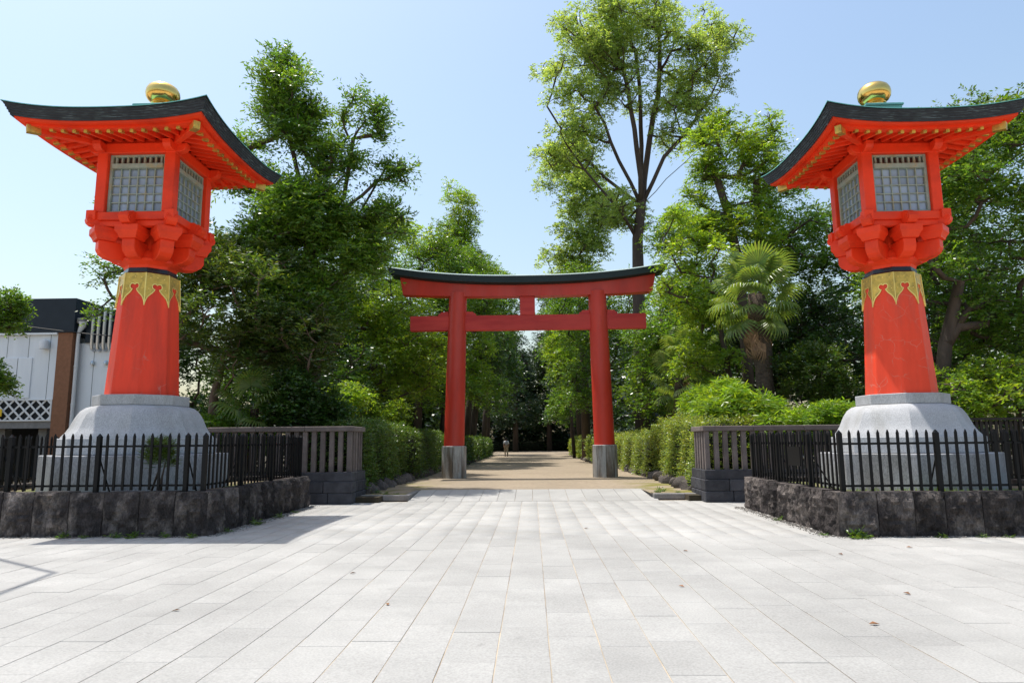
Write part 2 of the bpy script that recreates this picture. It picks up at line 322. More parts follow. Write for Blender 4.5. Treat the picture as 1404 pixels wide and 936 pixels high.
class MB:
    def __init__(s): s.v = []; s.f = []
    def add(s, vs, fs):
        b = len(s.v); s.v.extend([tuple(p) for p in vs]); s.f.extend([tuple(i + b for i in f) for f in fs]); return s
    def box(s, c, d, rz=0.0, M=None):
        hx, hy, hz = d[0] / 2, d[1] / 2, d[2] / 2
        vs = [Vector((x, y, z)) for z in (-hz, hz) for x, y in ((-hx, -hy), (hx, -hy), (hx, hy), (-hx, hy))]
        if M is not None: vs = [M @ v for v in vs]
        elif rz: rm = Matrix.Rotation(rz, 3, 'Z'); vs = [rm @ v for v in vs]
        vs = [v + Vector(c) for v in vs]
        return s.add(vs, [(3, 2, 1, 0), (4, 5, 6, 7), (0, 1, 5, 4), (1, 2, 6, 5), (2, 3, 7, 6), (3, 0, 4, 7)])
    def rings(s, rings, cap0=True, cap1=True):
        n = len(rings[0]); vs = [p for r in rings for p in r]; fs = []
        for i in range(len(rings) - 1):
            for k in range(n):
                fs.append((i * n + k, i * n + (k + 1) % n, (i + 1) * n + (k + 1) % n, (i + 1) * n + k))
        if cap0: fs.append(tuple(range(n))[::-1])
        if cap1: fs.append(tuple((len(rings) - 1) * n + k for k in range(n)))
        return s.add(vs, fs)
    def lathe(s, prof, n=24, a0=0.0, c=(0, 0), cap0=True, cap1=True):
        return s.rings([[(c[0] + r * math.cos(a0 + 2 * PI * k / n), c[1] + r * math.sin(a0 + 2 * PI * k / n), z) for k in range(n)] for r, z in prof], cap0, cap1)
    def tube(s, pts, rad, n=6, cap=True):
        pts = [Vector(p) for p in pts]; rings = []
        prev = None
        for i, p in enumerate(pts):
            d = (pts[min(i + 1, len(pts) - 1)] - pts[max(i - 1, 0)])
            if d.length < 1e-9: d = Vector((0, 0, 1))
            d.normalize()
            a = Vector((1, 0, 0)) if abs(d.x) < 0.8 else Vector((0, 1, 0))
            if prev is not None: a = prev
            u = (a - d * a.dot(d)).normalized(); w = d.cross(u); prev = u
            r = rad[i] if hasattr(rad, '__len__') else rad
            rings.append([p + (u * math.cos(2 * PI * k / n) + w * math.sin(2 * PI * k / n)) * r for k in range(n)])
        return s.rings(rings, cap, cap)
    def prism(s, poly, axis, t0, t1):
        # poly: 2D outline; extruded along the axis ('x': poly is (y,z), 'y': poly is (x,z), 'z': poly is (x,y))
        def P(a, b, t): return {'x': (t, a, b), 'y': (a, t, b), 'z': (a, b, t)}[axis]
        n = len(poly)
        vs = [P(a, b, t0) for a, b in poly] + [P(a, b, t1) for a, b in poly]
        fs = [tuple(range(n))[::-1], tuple(range(n, 2 * n))] + [(k, (k + 1) % n, n + (k + 1) % n, n + k) for k in range(n)]
        return s.add(vs, fs)
    def mesh(s, name, m_, smooth=False, bevel=0.0, seg=1, fix=True):
        me = bpy.data.meshes.new(name)
        me.from_pydata([tuple(p) for p in s.v], [], s.f)
        bm = bmesh.new(); bm.from_mesh(me)
        if fix: bmesh.ops.recalc_face_normals(bm, faces=bm.faces)
        if bevel > 0:
            ed = [e for e in bm.edges if len(e.link_faces) == 2 and e.calc_face_angle(0) > 0.35]
            bmesh.ops.bevel(bm, geom=ed, offset=bevel, segments=seg, affect='EDGES', clamp_overlap=True)
        bm.to_mesh(me); bm.free()
        if smooth is True:
            for p in me.polygons: p.use_smooth = True
        elif smooth:
            me.set_sharp_from_angle(angle=smooth)
            for p in me.polygons: p.use_smooth = True
        me.materials.append(m_)
        return me
    def build(s, name, m_, parent=None, **k):
        pos = {a: k.pop(a) for a in ('loc', 'rot', 'scale') if a in k}
        return link(name, s.mesh(name, m_, **k), parent, **pos)

def np_mesh(name, V, Fq, m_, attr=None, smooth=False):
    # V (n,3) vertices, Fq (k,q) faces all of one size, attr per face
    me = bpy.data.meshes.new(name)
    n, k, q = len(V), len(Fq), Fq.shape[1]
    me.vertices.add(n); me.vertices.foreach_set('co', np.ascontiguousarray(V, dtype=np.float32).ravel())
    me.loops.add(k * q); me.loops.foreach_set('vertex_index', np.ascontiguousarray(Fq, dtype=np.int32).ravel())
    me.polygons.add(k); me.polygons.foreach_set('loop_start', np.arange(0, k * q, q, dtype=np.int32))
    me.polygons.foreach_set('loop_total', np.full(k, q, dtype=np.int32))
    if attr is not None:
        a = me.attributes.new('v', 'FLOAT', 'FACE'); a.data.foreach_set('value', np.ascontiguousarray(attr, dtype=np.float32))
    me.update(calc_edges=True)
    me.materials.append(m_)
    return me

def unit(a): return a / (np.linalg.norm(a, axis=-1, keepdims=True) + 1e-9)

def leaf_quads(P, D, Nn, ln, wd):
    # diamond leaves: P base points, D long axis, Nn face normal
    S = unit(np.cross(D, Nn)); ln = ln[:, None]; wd = wd[:, None]
    V = np.stack([P, P + D * ln * 0.45 + S * wd * 0.5 - Nn * wd * 0.08, P + D * ln, P + D * ln * 0.45 - S * wd * 0.5 - Nn * wd * 0.08], 1)
    n = len(P)
    return V.reshape(-1, 3), np.arange(4 * n).reshape(n, 4)

def twig_leaves(P0, D, L, nl, ln, wd, droop=0.35, spread=0.9, flat=0.55):
    # leaves set alternately along arching twigs
    k = len(P0)
    t = (np.arange(nl) + 0.6) / nl
    t = np.tile(t, (k, 1)) + rng.normal(0, 0.25 / nl, (k, nl))
    Lk = L[:, None, None]
    pos = P0[:, None] + D[:, None] * (t[..., None] * Lk)
    pos[..., 2] -= droop * (t ** 2) * L[:, None]
    dirn = np.repeat(D[:, None], nl, 1).copy(); dirn[..., 2] -= 2 * droop * t; dirn = unit(dirn)
    upv = np.zeros_like(dirn); upv[..., 2] = 1
    side = unit(np.cross(dirn, upv) + 1e-4)
    sg = np.where(np.arange(nl) % 2 == 0, 1.0, -1.0)[None, :, None]
    ax = unit(dirn * (1 - 0.45 * spread) + side * sg * spread + rng.normal(0, 0.28, dirn.shape))
    nrm = unit(upv * flat + rng.normal(0, 0.42, dirn.shape) + dirn * 0.12)
    nrm = unit(nrm - ax * (nrm * ax).sum(-1, keepdims=True))
    n = k * nl
    s = rng.uniform(0.7, 1.25, n)
    return leaf_quads(pos.reshape(n, 3), ax.reshape(n, 3), nrm.reshape(n, 3), ln * s, wd * s)

def rand_dirs(n, zmin=-1.0):
    z = rng.uniform(zmin, 1, n); a = rng.uniform(0, 2 * PI, n); r = np.sqrt(np.maximum(0, 1 - z * z))
    return np.stack([r * np.cos(a), r * np.sin(a), z], 1)

TRI = [0]
def foliage(name, lobes, leafm, parent, ntw, nl, ln, wd, tl, droop=0.35, zmin=-0.55, shell=0.45, spread=0.9, flat=0.55, upb=0.25, sq=0.8):
    # lobes: (n,4) centre + radius.  ntw twigs per lobe of average size
    Ps, Ds, Ls, Vv = [], [], [], []
    mean = np.mean(lobes[:, 3])
    for cx, cy, cz, r in lobes:
        k = max(6, int(0.9 * ntw * (r / mean) ** 2))
        d = rand_dirs(k, zmin)
        rr = r * rng.uniform(shell, 1.0, k) ** 0.7
        bumpy = 1 + 0.25 * np.sin(d[:, 0] * 5 + cx * 3) * np.sin(d[:, 1] * 5 + cy * 2)
        P = np.array([cx, cy, cz]) + d * (rr * bumpy)[:, None] * np.array([1, 1, sq])
        D = unit(d + rng.normal(0, 0.55, (k, 3)) + np.array([0, 0, upb]))
        Lk = tl * rng.uniform(0.6, 1.35, k)
        Ps.append(P - D * (Lk * 0.4)[:, None]); Ds.append(D); Ls.append(Lk)
        Vv.append(np.full(k, rng.normal(0, 0.12)) + rng.normal(0, 0.1, k))
    P = np.concatenate(Ps); D = np.concatenate(Ds); L = np.concatenate(Ls); vv = np.concatenate(Vv)
    V, Fq = twig_leaves(P, D, L, nl, ln * 1.05, wd * 1.05, droop, spread, flat)
    at_ = np.clip(0.5 + np.repeat(vv, nl) + rng.normal(0, 0.14, len(Fq)), 0, 1)
    TRI[0] += 2 * len(Fq)
    return link(name, np_mesh(name, V, Fq, leafm, at_), parent)

def sublobes(blobs):
    # blobs: (cx,cy,cz, rx,ry,rz, n, r)
    out = []
    for cx, cy, cz, rx, ry, rz, n, r in blobs:
        d = rand_dirs(n, -0.8)
        k = rng.uniform(0.35, 1.0, n) ** 0.6
        # spread the lobes apart a little
        p = np.array([cx, cy, cz]) + d * k[:, None] * np.array([rx - r * 0.55, ry - r * 0.55, rz - r * 0.55])
        for q in p: out.append((*q, r * rng.uniform(0.65, 1.3)))
    return np.array(out)

def skeleton(trunk, lobes, tip=0.018, jitter=0.12, twigs=3, lift=0.35, limbs=()):
    """trunk: list of (x,y,z,r). Each lobe is joined to the nearest suitable point of what has grown so far."""
    nodes = [Vector(t[:3]) for t in trunk]; par = [-1] + list(range(len(trunk) - 1))
    base_n = len(nodes)
    for at_, pts in limbs:
        last = at_
        a = nodes[at_]
        for q in pts:
            b_ = Vector(q); k = max(1, int((b_ - a).length / 1.2))
            for s in range(1, k + 1):
                p = a + (b_ - a) * (s / k) + Vector((random.uniform(-1, 1), random.uniform(-1, 1), 0)) * 0.10
                nodes.append(p); par.append(last); last = len(nodes) - 1
            a = b_
    limb_n = len(nodes)
    order = sorted(range(len(lobes)), key=lambda i: (Vector(lobes[i][:3]) - nodes[-1]).length + max(0, lobes[i][2] - nodes[-1].z) * 0.3)
    chains = []
    for i in order:
        t = Vector(lobes[i][:3])
        best, bi = 1e9, base_n - 1
        for j in range(max(1, base_n // 2) if not limbs else base_n - 1, len(nodes)):
            n = nodes[j]; d = (t - n)
            pen = d.length
            if n.z > t.z - 0.25 * d.length: pen *= 1.0 + 1.2 * max(0, (n.z - t.z + 0.25 * d.length)) / (d.length + 0.01)
            if pen < best: best, bi = pen, j
        a = nodes[bi]; d = t - a
        k = max(2, min(6, int(d.length / 0.7)))
        last = bi; 
        for s in range(1, k + 1):
            u = s / k
            p = a + d * u
            bow = math.sin(u * PI) * d.length
            p += Vector((random.uniform(-1, 1), random.uniform(-1, 1), random.uniform(-0.3, 1))) * (jitter * 0.5 * bow) 
            p.z -= bow * lift * 0.2
            nodes.append(p); par.append(last); last = len(nodes) - 1
        for _ in range(twigs):
            dd = Vector(rand_dirs(1, -0.3)[0]) * lobes[i][3] * random.uniform(0.6, 0.95)
            m1 = t + dd * 0.5 + Vector((random.uniform(-.1, .1), random.uniform(-.1, .1), 0.05)) * lobes[i][3]
            nodes.append(m1); par.append(last); q = len(nodes) - 1
            nodes.append(t + dd); par.append(q)
    n = len(nodes); rad = [0.0] * n; acc = [0.0] * n
    for i in range(n - 1, -1, -1):
        rad[i] = max(tip, acc[i] ** (1 / 2.4)) if acc[i] > 0 else tip * 0.6
        if par[i] >= 0: acc[par[i]] += rad[i] ** 2.4
    for i in range(base_n): rad[i] = max(rad[i] * 0.6, trunk[i][3]) if i < base_n else rad[i]
    for i in range(base_n, n):
        p = par[i]
        rad[i] = min(rad[i], rad[p] * 0.96)
    kids = [[] for _ in range(n)]
    for i in range(n):
        if par[i] >= 0: kids[par[i]].append(i)
    mb = MB(); stack = [0]
    starts = [(0, None)]
    while starts:
        s, p = starts.pop()
        chain = ([p] if p is not None else []) + [s]; cur = s
        while kids[cur]:
            ks = sorted(kids[cur], key=lambda j: -rad[j])
            if cur < base_n - 1: ks = sorted(kids[cur], key=lambda j: 0 if j < base_n else 1)
            for j in ks[1:]: starts.append((j, cur))
            cur = ks[0]; chain.append(cur)
        rr = [rad[j] for j in chain]
        if p is not None: rr[0] = rr[1] * 1.15
        sides = 10 if rr[0] > 0.15 else (6 if rr[0] > 0.05 else 4)
        mb.tube([nodes[j] for j in chain], rr, sides)
    return mb

def tree(name, label, trunk, blobs, leafm, cat='tree', group=None, bark='bark', ntw=50, nl=9, ln=0.11, wd=0.045, tl=0.5, droop=0.35,
         zmin=-0.55, tip=0.018, twigs=3, shell=0.45, spread=0.9, flat=0.4, upb=0.25, sq=0.8, lift=0.35, limbs=()):
    b = trunk[0]
    t = thing(name, label, cat, (b[0], b[1], 0), 0, group)
    tr = [(x - b[0], y - b[1], z, r) for x, y, z, r in trunk]
    lb = sublobes([(bx - b[0], by - b[1], *rest) for bx, by, *rest in blobs])
    mb = skeleton(tr, lb, tip, twigs=twigs, lift=lift, limbs=[(a, [(x - b[0], y - b[1], z) for x, y, z in pts]) for a, pts in limbs])
    TRI[0] += 2 * len(mb.f)
    mb.build('trunk', MT[bark], t, smooth=True, fix=False)
    foliage('crown', lb, LM[leafm], t, ntw, nl, ln, wd, tl, droop, zmin, shell, spread, flat, upb, sq)
    return t

# ================================================================== GROUND
ZB = 0.12      # level of the ground behind the kerbs
g = MB()
g.add([(-600, -60, -0.02), (600, -60, -0.02), (600, 900, -0.02), (-600, 900, -0.02)], [(0, 1, 2, 3)])
structure(g.build('ground', MT['joint'], fix=False))
g = MB()
for x0, x1 in ((-90, -4.0), (4.0, 90)):
    g.box(((x0 + x1) / 2, 160, ZB / 2 + 0.01), (x1 - x0, 284, ZB + 0.02))
g.box((0, 210, ZB / 2 + 0.006), (7.99, 184, ZB + 0.012))
structure(g.build('woodland_floor', MT['dirt_wood']))
g = MB()
xs = np.linspace(-4.9, 4.6, 14); ys = np.concatenate([[18.75, 19.5, 20.41], np.linspace(21.2, 30, 13), np.linspace(33, 100, 20)])
vs = [(x, y, ZB + 0.03 + 0.012 * noise.noise(Vector((x * .5, y * .3, 0)))) for y in ys for x in xs]
fs = [(j * 14 + i, j * 14 + i + 1, (j + 1) * 14 + i + 1, (j + 1) * 14 + i) for j in range(len(ys) - 1) for i in range(13)
      if not (ys[j] < 20.4 and -3.3 < (xs[i] + xs[i + 1]) / 2 < 3.2)]
g.add(vs, fs)
structure(g.build('path', MT['path'], smooth=True, fix=False))

# paving: 0.39 x 0.78 m granite slabs in staggered columns
CW, SL = 0.39, 0.78
pav = MB().add([(-16, 0.2, -0.005), (16, 0.2, -0.005), (16, 18.3, -0.005), (-16, 18.3, -0.005)], [(0, 1, 2, 3)]).build('paving', MT['joint'], fix=False)
structure(pav)
def slab_mesh(w, l):
    return MB().box((0, 0, -0.03), (w, l, 0.06)).mesh('paving_slab', MT['slab'], bevel=0.002)
slab_meshes = [slab_mesh(CW - 0.0055 - 0.001 * k, SL - 0.0028 - 0.0006 * k) for k in range(3)]
def in_solid(x, y):
    return (x < -5.75 and 11.95 < y < 17.0) or (x > 5.1 and 11.5 < y < 16.0) or (abs(x) > 5.2 and y > 17.75)
slots = []; cuts_ = []
for c in range(-38, 39):
    x = -0.28 + CW * (c + 0.5)
    off = (0.0 if c % 2 else 0.39) + 0.13 * ((c * 7) % 3 - 1)
    for r in range(0, 24):
        y = 0.3 + off + SL * (r + 0.5)
        if y + SL / 2 > 18.2:
            if y - SL / 2 < 18.16 and not in_solid(x, 18.0): cuts_.append((x, y - SL / 2, 18.2))
            continue
        if in_solid(x, y): continue
        slots.append((x, y))
def in_view(x, y): return y > 4.0 and abs(x + 0.03 * y) < 0.78 * y + 0.4
near = sorted([s for s in slots if in_view(*s)], key=lambda s: s[0] ** 2 * 0.3 + s[1] ** 2)[:298]
ns = set(near); V, Fq, av = [], [], []
for x, y in slots:
    dz = random.uniform(-0.0015, 0.0015); tx, ty = random.uniform(-.0022, .0022), random.uniform(-.0012, .0012)
    if (x, y) in ns:
        link('paving_slab', random.choice(slab_meshes), pav, (x + random.uniform(-.001, .001), y, dz), (tx, ty, random.uniform(-.0015, .0015)))
    else:
        b = len(V); hw, hl = CW / 2 - 0.003, SL / 2 - 0.0015
        for zz, q in ((dz - 0.014, 0), (dz - 0.002, 0), (dz, 0.002)):
            V += [(x - hw + q, y - hl + q, zz), (x + hw - q, y - hl + q, zz), (x + hw - q, y + hl - q, zz), (x - hw + q, y + hl - q, zz)]
        for r_ in (0, 4):
            for k in range(4): Fq.append((b + r_ + k, b + r_ + (k + 1) % 4, b + r_ + 4 + (k + 1) % 4, b + r_ + 4 + k)); 
        Fq.append((b + 8, b + 9, b + 10, b + 11)); av += [random.random()] * 9
for x, ya, yb in cuts_:
    b = len(V); hw = CW / 2 - 0.003; ya += 0.0015; yb -= 0.0015
    for zz, q in ((-0.014, 0), (-0.002, 0), (0, 0.002)):
        V += [(x - hw + q, ya + q, zz), (x + hw - q, ya + q, zz), (x + hw - q, yb - q, zz), (x - hw + q, yb - q, zz)]
    for r_ in (0, 4):
        for k in range(4): Fq.append((b + r_ + k, b + r_ + (k + 1) % 4, b + r_ + 4 + (k + 1) % 4, b + r_ + 4 + k))
    Fq.append((b + 8, b + 9, b + 10, b + 11)); av += [random.random()] * 9
o = link('paving_slabs', np_mesh('paving_slabs', np.array(V), np.array(Fq), MT['slab'], np.array(av)), pav); stuff(o)
# filler strip up to the ramp joint, then the ramp of long slabs between the kerbs
rampw = 0.47
ramp = MB().add([(-3.3, 18.22, -0.008), (3.2, 18.22, -0.008), (3.2, 20.42, ZB + 0.012), (-3.3, 20.42, ZB + 0.012)], [(0, 1, 2, 3)]).build('ramp', MT['joint'], fix=False)
structure(ramp)
ang = math.atan2(ZB + 0.03, 2.2)
rm = MB().box((0, 0, -0.03), (rampw - 0.008, 2.19 / math.cos(ang), 0.06)).mesh('ramp_slab', MT['slab'], bevel=0.004)
for k in range(14):
    x = -3.06 + rampw * k
    if x < 3.1: link('ramp_slab', rm, ramp, (x, 19.32, (ZB + 0.035) / 2 + 0.002), (ang, 0, 0))

# kerbs either side of the ramp
for nm, x0, x1, side in (('l', -4.62, -3.3, 1), ('r', 3.2, 4.4, -1)):
    k = structure(MB().box(((x0 + x1) / 2, 18.62, 0.075), (x1 - x0, 0.22, 0.15)).build('kerb', MT['kerb'], bevel=0.012))
    xs_ = x1 - 0.09 if side == 1 else x0 + 0.09
    MB().box((xs_, 19.58, 0.073), (0.17, 1.68, 0.148)).build('kerb_stone', MT['kerb'], k, bevel=0.012)

# ================================================================== LANTERN TOWER
OA = R(22.5)
def make_lantern():
    t = thing('shrine_lantern', 'vermilion lantern tower on pale granite base, standing beside the white building', 'lantern', (-8.28, 14.3, 0), 0, 'pair of vermilion lantern towers')
    # ---- granite base
    b = MB().lathe([(1.78, 0.50), (1.78, 1.35)], 8, OA).build('base_tier', MT['granite_rough'], t, bevel=0.015)
    MB().lathe([(1.51, 1.352), (1.51, 1.68)], 8, OA).build('base_tier', MT['granite'], t, bevel=0.015)
    prof = [(1.44, 1.682), (1.43, 1.71), (1.35, 1.80), (1.285, 1.91), (1.235, 2.03), (1.18, 2.14), (1.11, 2.24), (1.02, 2.305), (0.91, 2.338)]
    MB().lathe(prof, 8, OA).build('base_dome', MT['granite'], t, smooth=R(30))
    MB().lathe([(0.925, 2.34), (0.925, 2.55)], 8, OA).build('base_cap', MT['granite'], t, bevel=0.012)
    # ---- tapered octagonal pillar
    R0_, R1_, zb, zt = 0.715, 0.565, 2.552, 5.12
    MB().lathe([(R0_, zb), (R1_, zt)], 8, OA).build('pillar', MT['pillar_red'], t, bevel=0.012)
    # ---- brass collar, one cut-out plate for each facet
    co = [(-1.0, 0.0), (-0.94, 0.05), (-0.87, 0.12), (-0.75, 0.195), (-0.57, 0.25), (-0.39, 0.295), (-0.24, 0.345), (-0.15, 0.395)]
    knob = [(-0.25, 0.405), (-0.37, 0.435), (-0.39, 0.475), (-0.29, 0.515), (-0.12, 0.515), (0.0, 0.49)]
    half = co + knob
    half = [(u, z * 0.9) for u, z in half]
    low = half + [(-u, z) for u, z in half[::-1][1:]]
    z0 = 4.42
    def facet_pt(k, u, z, off):
        rr = R0_ + (R1_ - R0_) * (z - zb) / (zt - zb)
        a = k * PI / 4; ap = rr * math.cos(PI / 8) + off; hw = (rr + off) * math.sin(PI / 8)
        return (ap * math.cos(a) - u * hw * math.sin(a), ap * math.sin(a) + u * hw * math.cos(a), z)
    for k in range(8):
        mb = MB()
        outer = [facet_pt(k, u, z0 + z, 0.014) for u, z in low] + [facet_pt(k, 1, 5.125, 0.014), facet_pt(k, -1, 5.125, 0.014)]
        n = len(outer)
        inner = [facet_pt(k, u, z0 + z, 0.001) for u, z in low] + [facet_pt(k, 1, 5.125, 0.001), facet_pt(k, -1, 5.125, 0.001)]
        mb.add(outer + inner, [tuple(range(n))] + [(i, (i + 1) % n, n + (i + 1) % n, n + i) for i in range(n)])
        pl = mb.build('collar_plate', MT['brass'], t)
        tr = MB()
        pts = low
        nrm = []
        for i in range(len(pts)):
            a, c = pts[max(i - 1, 0)], pts[min(i + 1, len(pts) - 1)]
            dx, dz = (c[0] - a[0]) * 0.25, c[1] - a[1]; l = math.hypot(dx, dz) or 1
            nrm.append((-dz / l, dx / l))
        wv = 0.021
        A = [facet_pt(k, u, z0 + z, 0.021) for u, z in pts]
        B = [facet_pt(k, max(-1, min(1, u + nx * wv / 0.25)), z0 + z + nz * wv, 0.021) for (u, z), (nx, nz) in zip(pts, nrm)]
        C = [facet_pt(k, u, z0 + z, 0.002) for u, z in pts]
        m_ = len(A)
        tr.add(A + B + C, [(i, i + 1, m_ + i + 1, m_ + i) for i in range(m_ - 1)] + [(i, i + 1, 2 * m_ + i + 1, 2 * m_ + i) for i in range(m_ - 1)])
        # upright bead on the facet edge
        e0, e1 = Vector(facet_pt(k, 1, z0 + 0.0, 0.02)), Vector(facet_pt(k, 1, 5.125, 0.02))
        tr.tube([e0, e1], 0.012, 5)
        tr.build('collar_trim', MT['brass_trim'], pl)
        # rivets
        rv = MB()
        for u, z in ((-0.6, 0.60), (0.6, 0.60), (0, 0.62), (-0.72, 0.36), (0.72, 0.36)):
            p = Vector(facet_pt(k, u, z0 + z, 0.016)); rv.box(p, (0.018, 0.018, 0.018), rz=k * PI / 4)
        rv.build('rivet', MT['brass_trim'], pl)
    MB().lathe([(0.56, 5.122), (0.53, 5.16), (0.515, 5.25)], 8, OA).build('neck_ring', MT['blackring'], t)
    # ---- carved neck
    MB().lathe([(0.51, 5.252), (0.53, 5.31), (0.58, 5.35), (0.64, 5.38), (0.64, 5.43), (0.60, 5.46), (0.56, 5.54), (0.50, 5.62), (0.42, 5.66), (0.42, 6.08)], 8, OA).build('bracket_core', MT['vermilion'], t, smooth=R(25))
    # ---- eight bracket arms with bearing blocks and carved noses
    for k in range(8):
        a = k * PI / 4; diag = k % 2
        re = 1.06 if diag else 0.90
        rm_ = Matrix.Rotation(a, 3, 'Z')
        poly = [(0.30, 5.42), (0.45, 5.385), (re - 0.30, 5.39), (re - 0.16, 5.42), (re - 0.05, 5.49), (re, 5.58), (re, 5.76), (0.30, 5.76)]
        mb = MB(); mb.prism(poly, 'y', -0.135, 0.135); mb.v = [tuple(rm_ @ Vector(p)) for p in mb.v]
        arm = mb.build('bracket_arm', MT['vermilion'], t, bevel=0.012)
        rc = re - 0.13
        mb = MB()
        def sq(h, z): return [(rc - h, -h, z), (rc + h, -h, z), (rc + h, h, z), (rc - h, h, z)]
        mb.rings([sq(0.175, 5.762), (sq(0.183, 5.80)), sq(0.205, 5.85), sq(0.236, 5.895), sq(0.242, 5.90), sq(0.242, 6.035)])
        mb.v = [tuple(rm_ @ Vector(p)) for p in mb.v]
        mb.build('bearing_block', MT['vermilion'], arm, bevel=0.008)
        rn = re + 0.22
        prof = [(re - 0.35, 6.05), (rn - 0.16, 6.045), (rn - 0.06, 6.06), (rn + 0.0, 6.11), (rn + 0.02, 6.18), (rn - 0.01, 6.25), (rn - 0.07, 6.29), (rn - 0.13, 6.28), (rn - 0.17, 6.335), (re - 0.35, 6.335)]
        mb = MB(); mb.prism(prof, 'y', -0.10, 0.10)
        for s in (-1, 1):    # scroll carved on both cheeks
            mb.tube([(rn - 0.06 + 0.065 * (1 - j / 14) * math.cos(j * 0.75), s * 0.103, 6.17 + 0.065 * (1 - j / 14) * math.sin(j * 0.75)) for j in range(13)], 0.013, 5)
        mb.v = [tuple(rm_ @ Vector(p)) for p in mb.v]
        mb.build('carved_nose', MT['vermilion'], t, bevel=0.006)
    # ---- platform rings, each side a beam
    def ring_beams(nm, half, w, z0_, z1_, ext, m_, bev=0.01):
        for k in range(4):
            e = ext if k % 2 == 0 else ext - w * 1.0 if ext == 0 else ext
            ln = half * 2 + 2 * ext if k % 2 == 0 else half * 2 - 2 * w
            me = MB().box((0, -(half - w / 2), (z0_ + z1_) / 2), (ln, w, z1_ - z0_))
            if k % 2 and ext > 0:
                me.box((-(half + ext / 2 + 0.001), -(half - w / 2), (z0_ + z1_) / 2 - 0.002), (ext, w * 0.98, (z1_ - z0_) * 0.97)); me.box(((half + ext / 2 + 0.001), -(half - w / 2), (z0_ + z1_) / 2 - 0.002), (ext, w * 0.98, (z1_ - z0_) * 0.97))
            me.build(nm, m_, t, bevel=bev, rot=(0, 0, k * PI / 2))
    ring_beams('lower_beam', 0.82, 0.16, 6.047, 6.17, 0, MT['vermilion'])
    ring_beams('platform_beam', 0.87, 0.20, 6.172, 6.345, 0, MT['vermilion'])
    for sx in (-1, 1):
        for sy in (-1, 1):
            MB().box((sx * 0.825, sy * 0.825, 6.275), (0.20, 0.20, 0.20)).build('corner_block', MT['vermilion'], t, bevel=0.01)
            p = MB().box((sx * 0.72, sy * 0.72, 7.0), (0.225, 0.225, 1.31)).build('corner_post', MT['vermilion'], t, bevel=0.014)
    MB().box((0, 0, 6.30), (1.4, 1.4, 0.08)).build('chamber_floor', MT['vermilion'], t)
    # ---- lattice windows: four sides
    W, Z0w, Z1w = 0.604, 6.347, 7.64
    fr = MB()
    fr.box((-W + 0.03, 0, (Z0w + Z1w) / 2), (0.06, 0.09, Z1w - Z0w)); fr.box((W - 0.03, 0, (Z0w + Z1w) / 2), (0.06, 0.09, Z1w - Z0w))
    fr.box((0, 0.002, Z0w + 0.03), (2 * W - 0.12, 0.088, 0.06)); fr.box((0, 0.002, Z1w - 0.022), (2 * W - 0.12, 0.088, 0.044))
    fr.box((0, -0.02, 7.385), (2 * W - 0.11, 0.12, 0.10))
    frm = fr.mesh('window_frame', MT['window_frame'], bevel=0.005)
    x0, x1, zz0, zz1 = -W + 0.06, W - 0.06, Z0w + 0.06, 7.335
    la = MB()
    for i in range(1, 6): la.box((x0 + (x1 - x0) * i / 6, -0.006, (zz0 + zz1) / 2), (0.020, 0.04, zz1 - zz0))
    for j in range(1, 5): la.box((0, -0.008, zz0 + (zz1 - zz0) * j / 5), (x1 - x0, 0.034, 0.020))
    lam = la.mesh('lattice', MT['window_frame'])
    pm = MB().box((0, 0.02, 0), ((x1 - x0) / 6 - 0.014, 0.008, (zz1 - zz0) / 5 - 0.014)).mesh('pane', MT['pane'])
    sm = MB().box((0, 0.0, 7.515), (0.042, 0.05, 0.16)).mesh('slat', MT['window_frame'], bevel=0.004)
    for k in range(4):
        a = k * PI / 2
        w = link('window', frm, t, (0.70 * math.sin(a), -0.70 * math.cos(a), 0), (0, 0, a))
        link('lattice', lam, w)
        MB().box((0, 0.05, 7.515), (2 * W - 0.12, 0.02, 0.17)).build('transom_dark_backing', MT['window_dark'], w)  # dark sheet paints the shaded hollow behind the slats
        for i in range(6):
            for j in range(5):
                link('pane', pm, w, (x0 + (x1 - x0) * (i + 0.5) / 6, 0, zz0 + (zz1 - zz0) * (j + 0.5) / 5), (random.uniform(-.012, .012), 0, random.uniform(-.012, .012)))
        for i in range(9): link('slat', sm, w, (x0 + (x1 - x0) * (i + 0.5) / 9, 0, 0))
    # ---- head beams crossing at the posts with shaped ends
    ring_beams('head_beam', 0.84, 0.20, 7.645, 7.86, 0.0, MT['vermilion'])
    for k in range(4):
        for s in (-1, 1):
            poly = [(0.0, 7.66), (0.10, 7.665), (0.17, 7.70), (0.21, 7.76), (0.22, 7.85), (0.0, 7.85)]
            mb = MB(); mb.prism([(0.84 + p_, z) for p_, z in poly], 'y', -0.085, 0.085)
            o = mb.build('beam_end', MT['vermilion'], t, bevel=0.008); o.rotation_euler = (0, 0, k * PI / 2)
            for v in o.data.vertices: v.co.y += s * 0.74
    MB().box((0, 0, 7.92), (1.5, 1.5, 0.1)).build('chamber_ceiling', MT['vermilion'], t)
    # ---- rafters with gilt ends
    def rafter(nm, p0, p1, w, h, cap, capw):
        p0, p1 = Vector(p0), Vector(p1); d = p1 - p0; L_ = d.length
        rot = d.to_track_quat('X', 'Z')
        Mx = rot.to_matrix()
        o = MB().box((L_ / 2, 0, 0), (L_, w, h)).build(nm, MT['vermilion'], t, bevel=0.004)
        o.location = p0; o.rotation_euler = rot.to_euler()
        q = MB().box((L_ - capw / 2 + 0.006, 0, 0), (capw, w + 0.010, h + 0.010))
        q.box((L_ + 0.008, 0, 0), (0.006, w * 0.55, h * 0.55))
        c = q.build('gilt_end', MT['brass'], o, bevel=0.004)
        return o
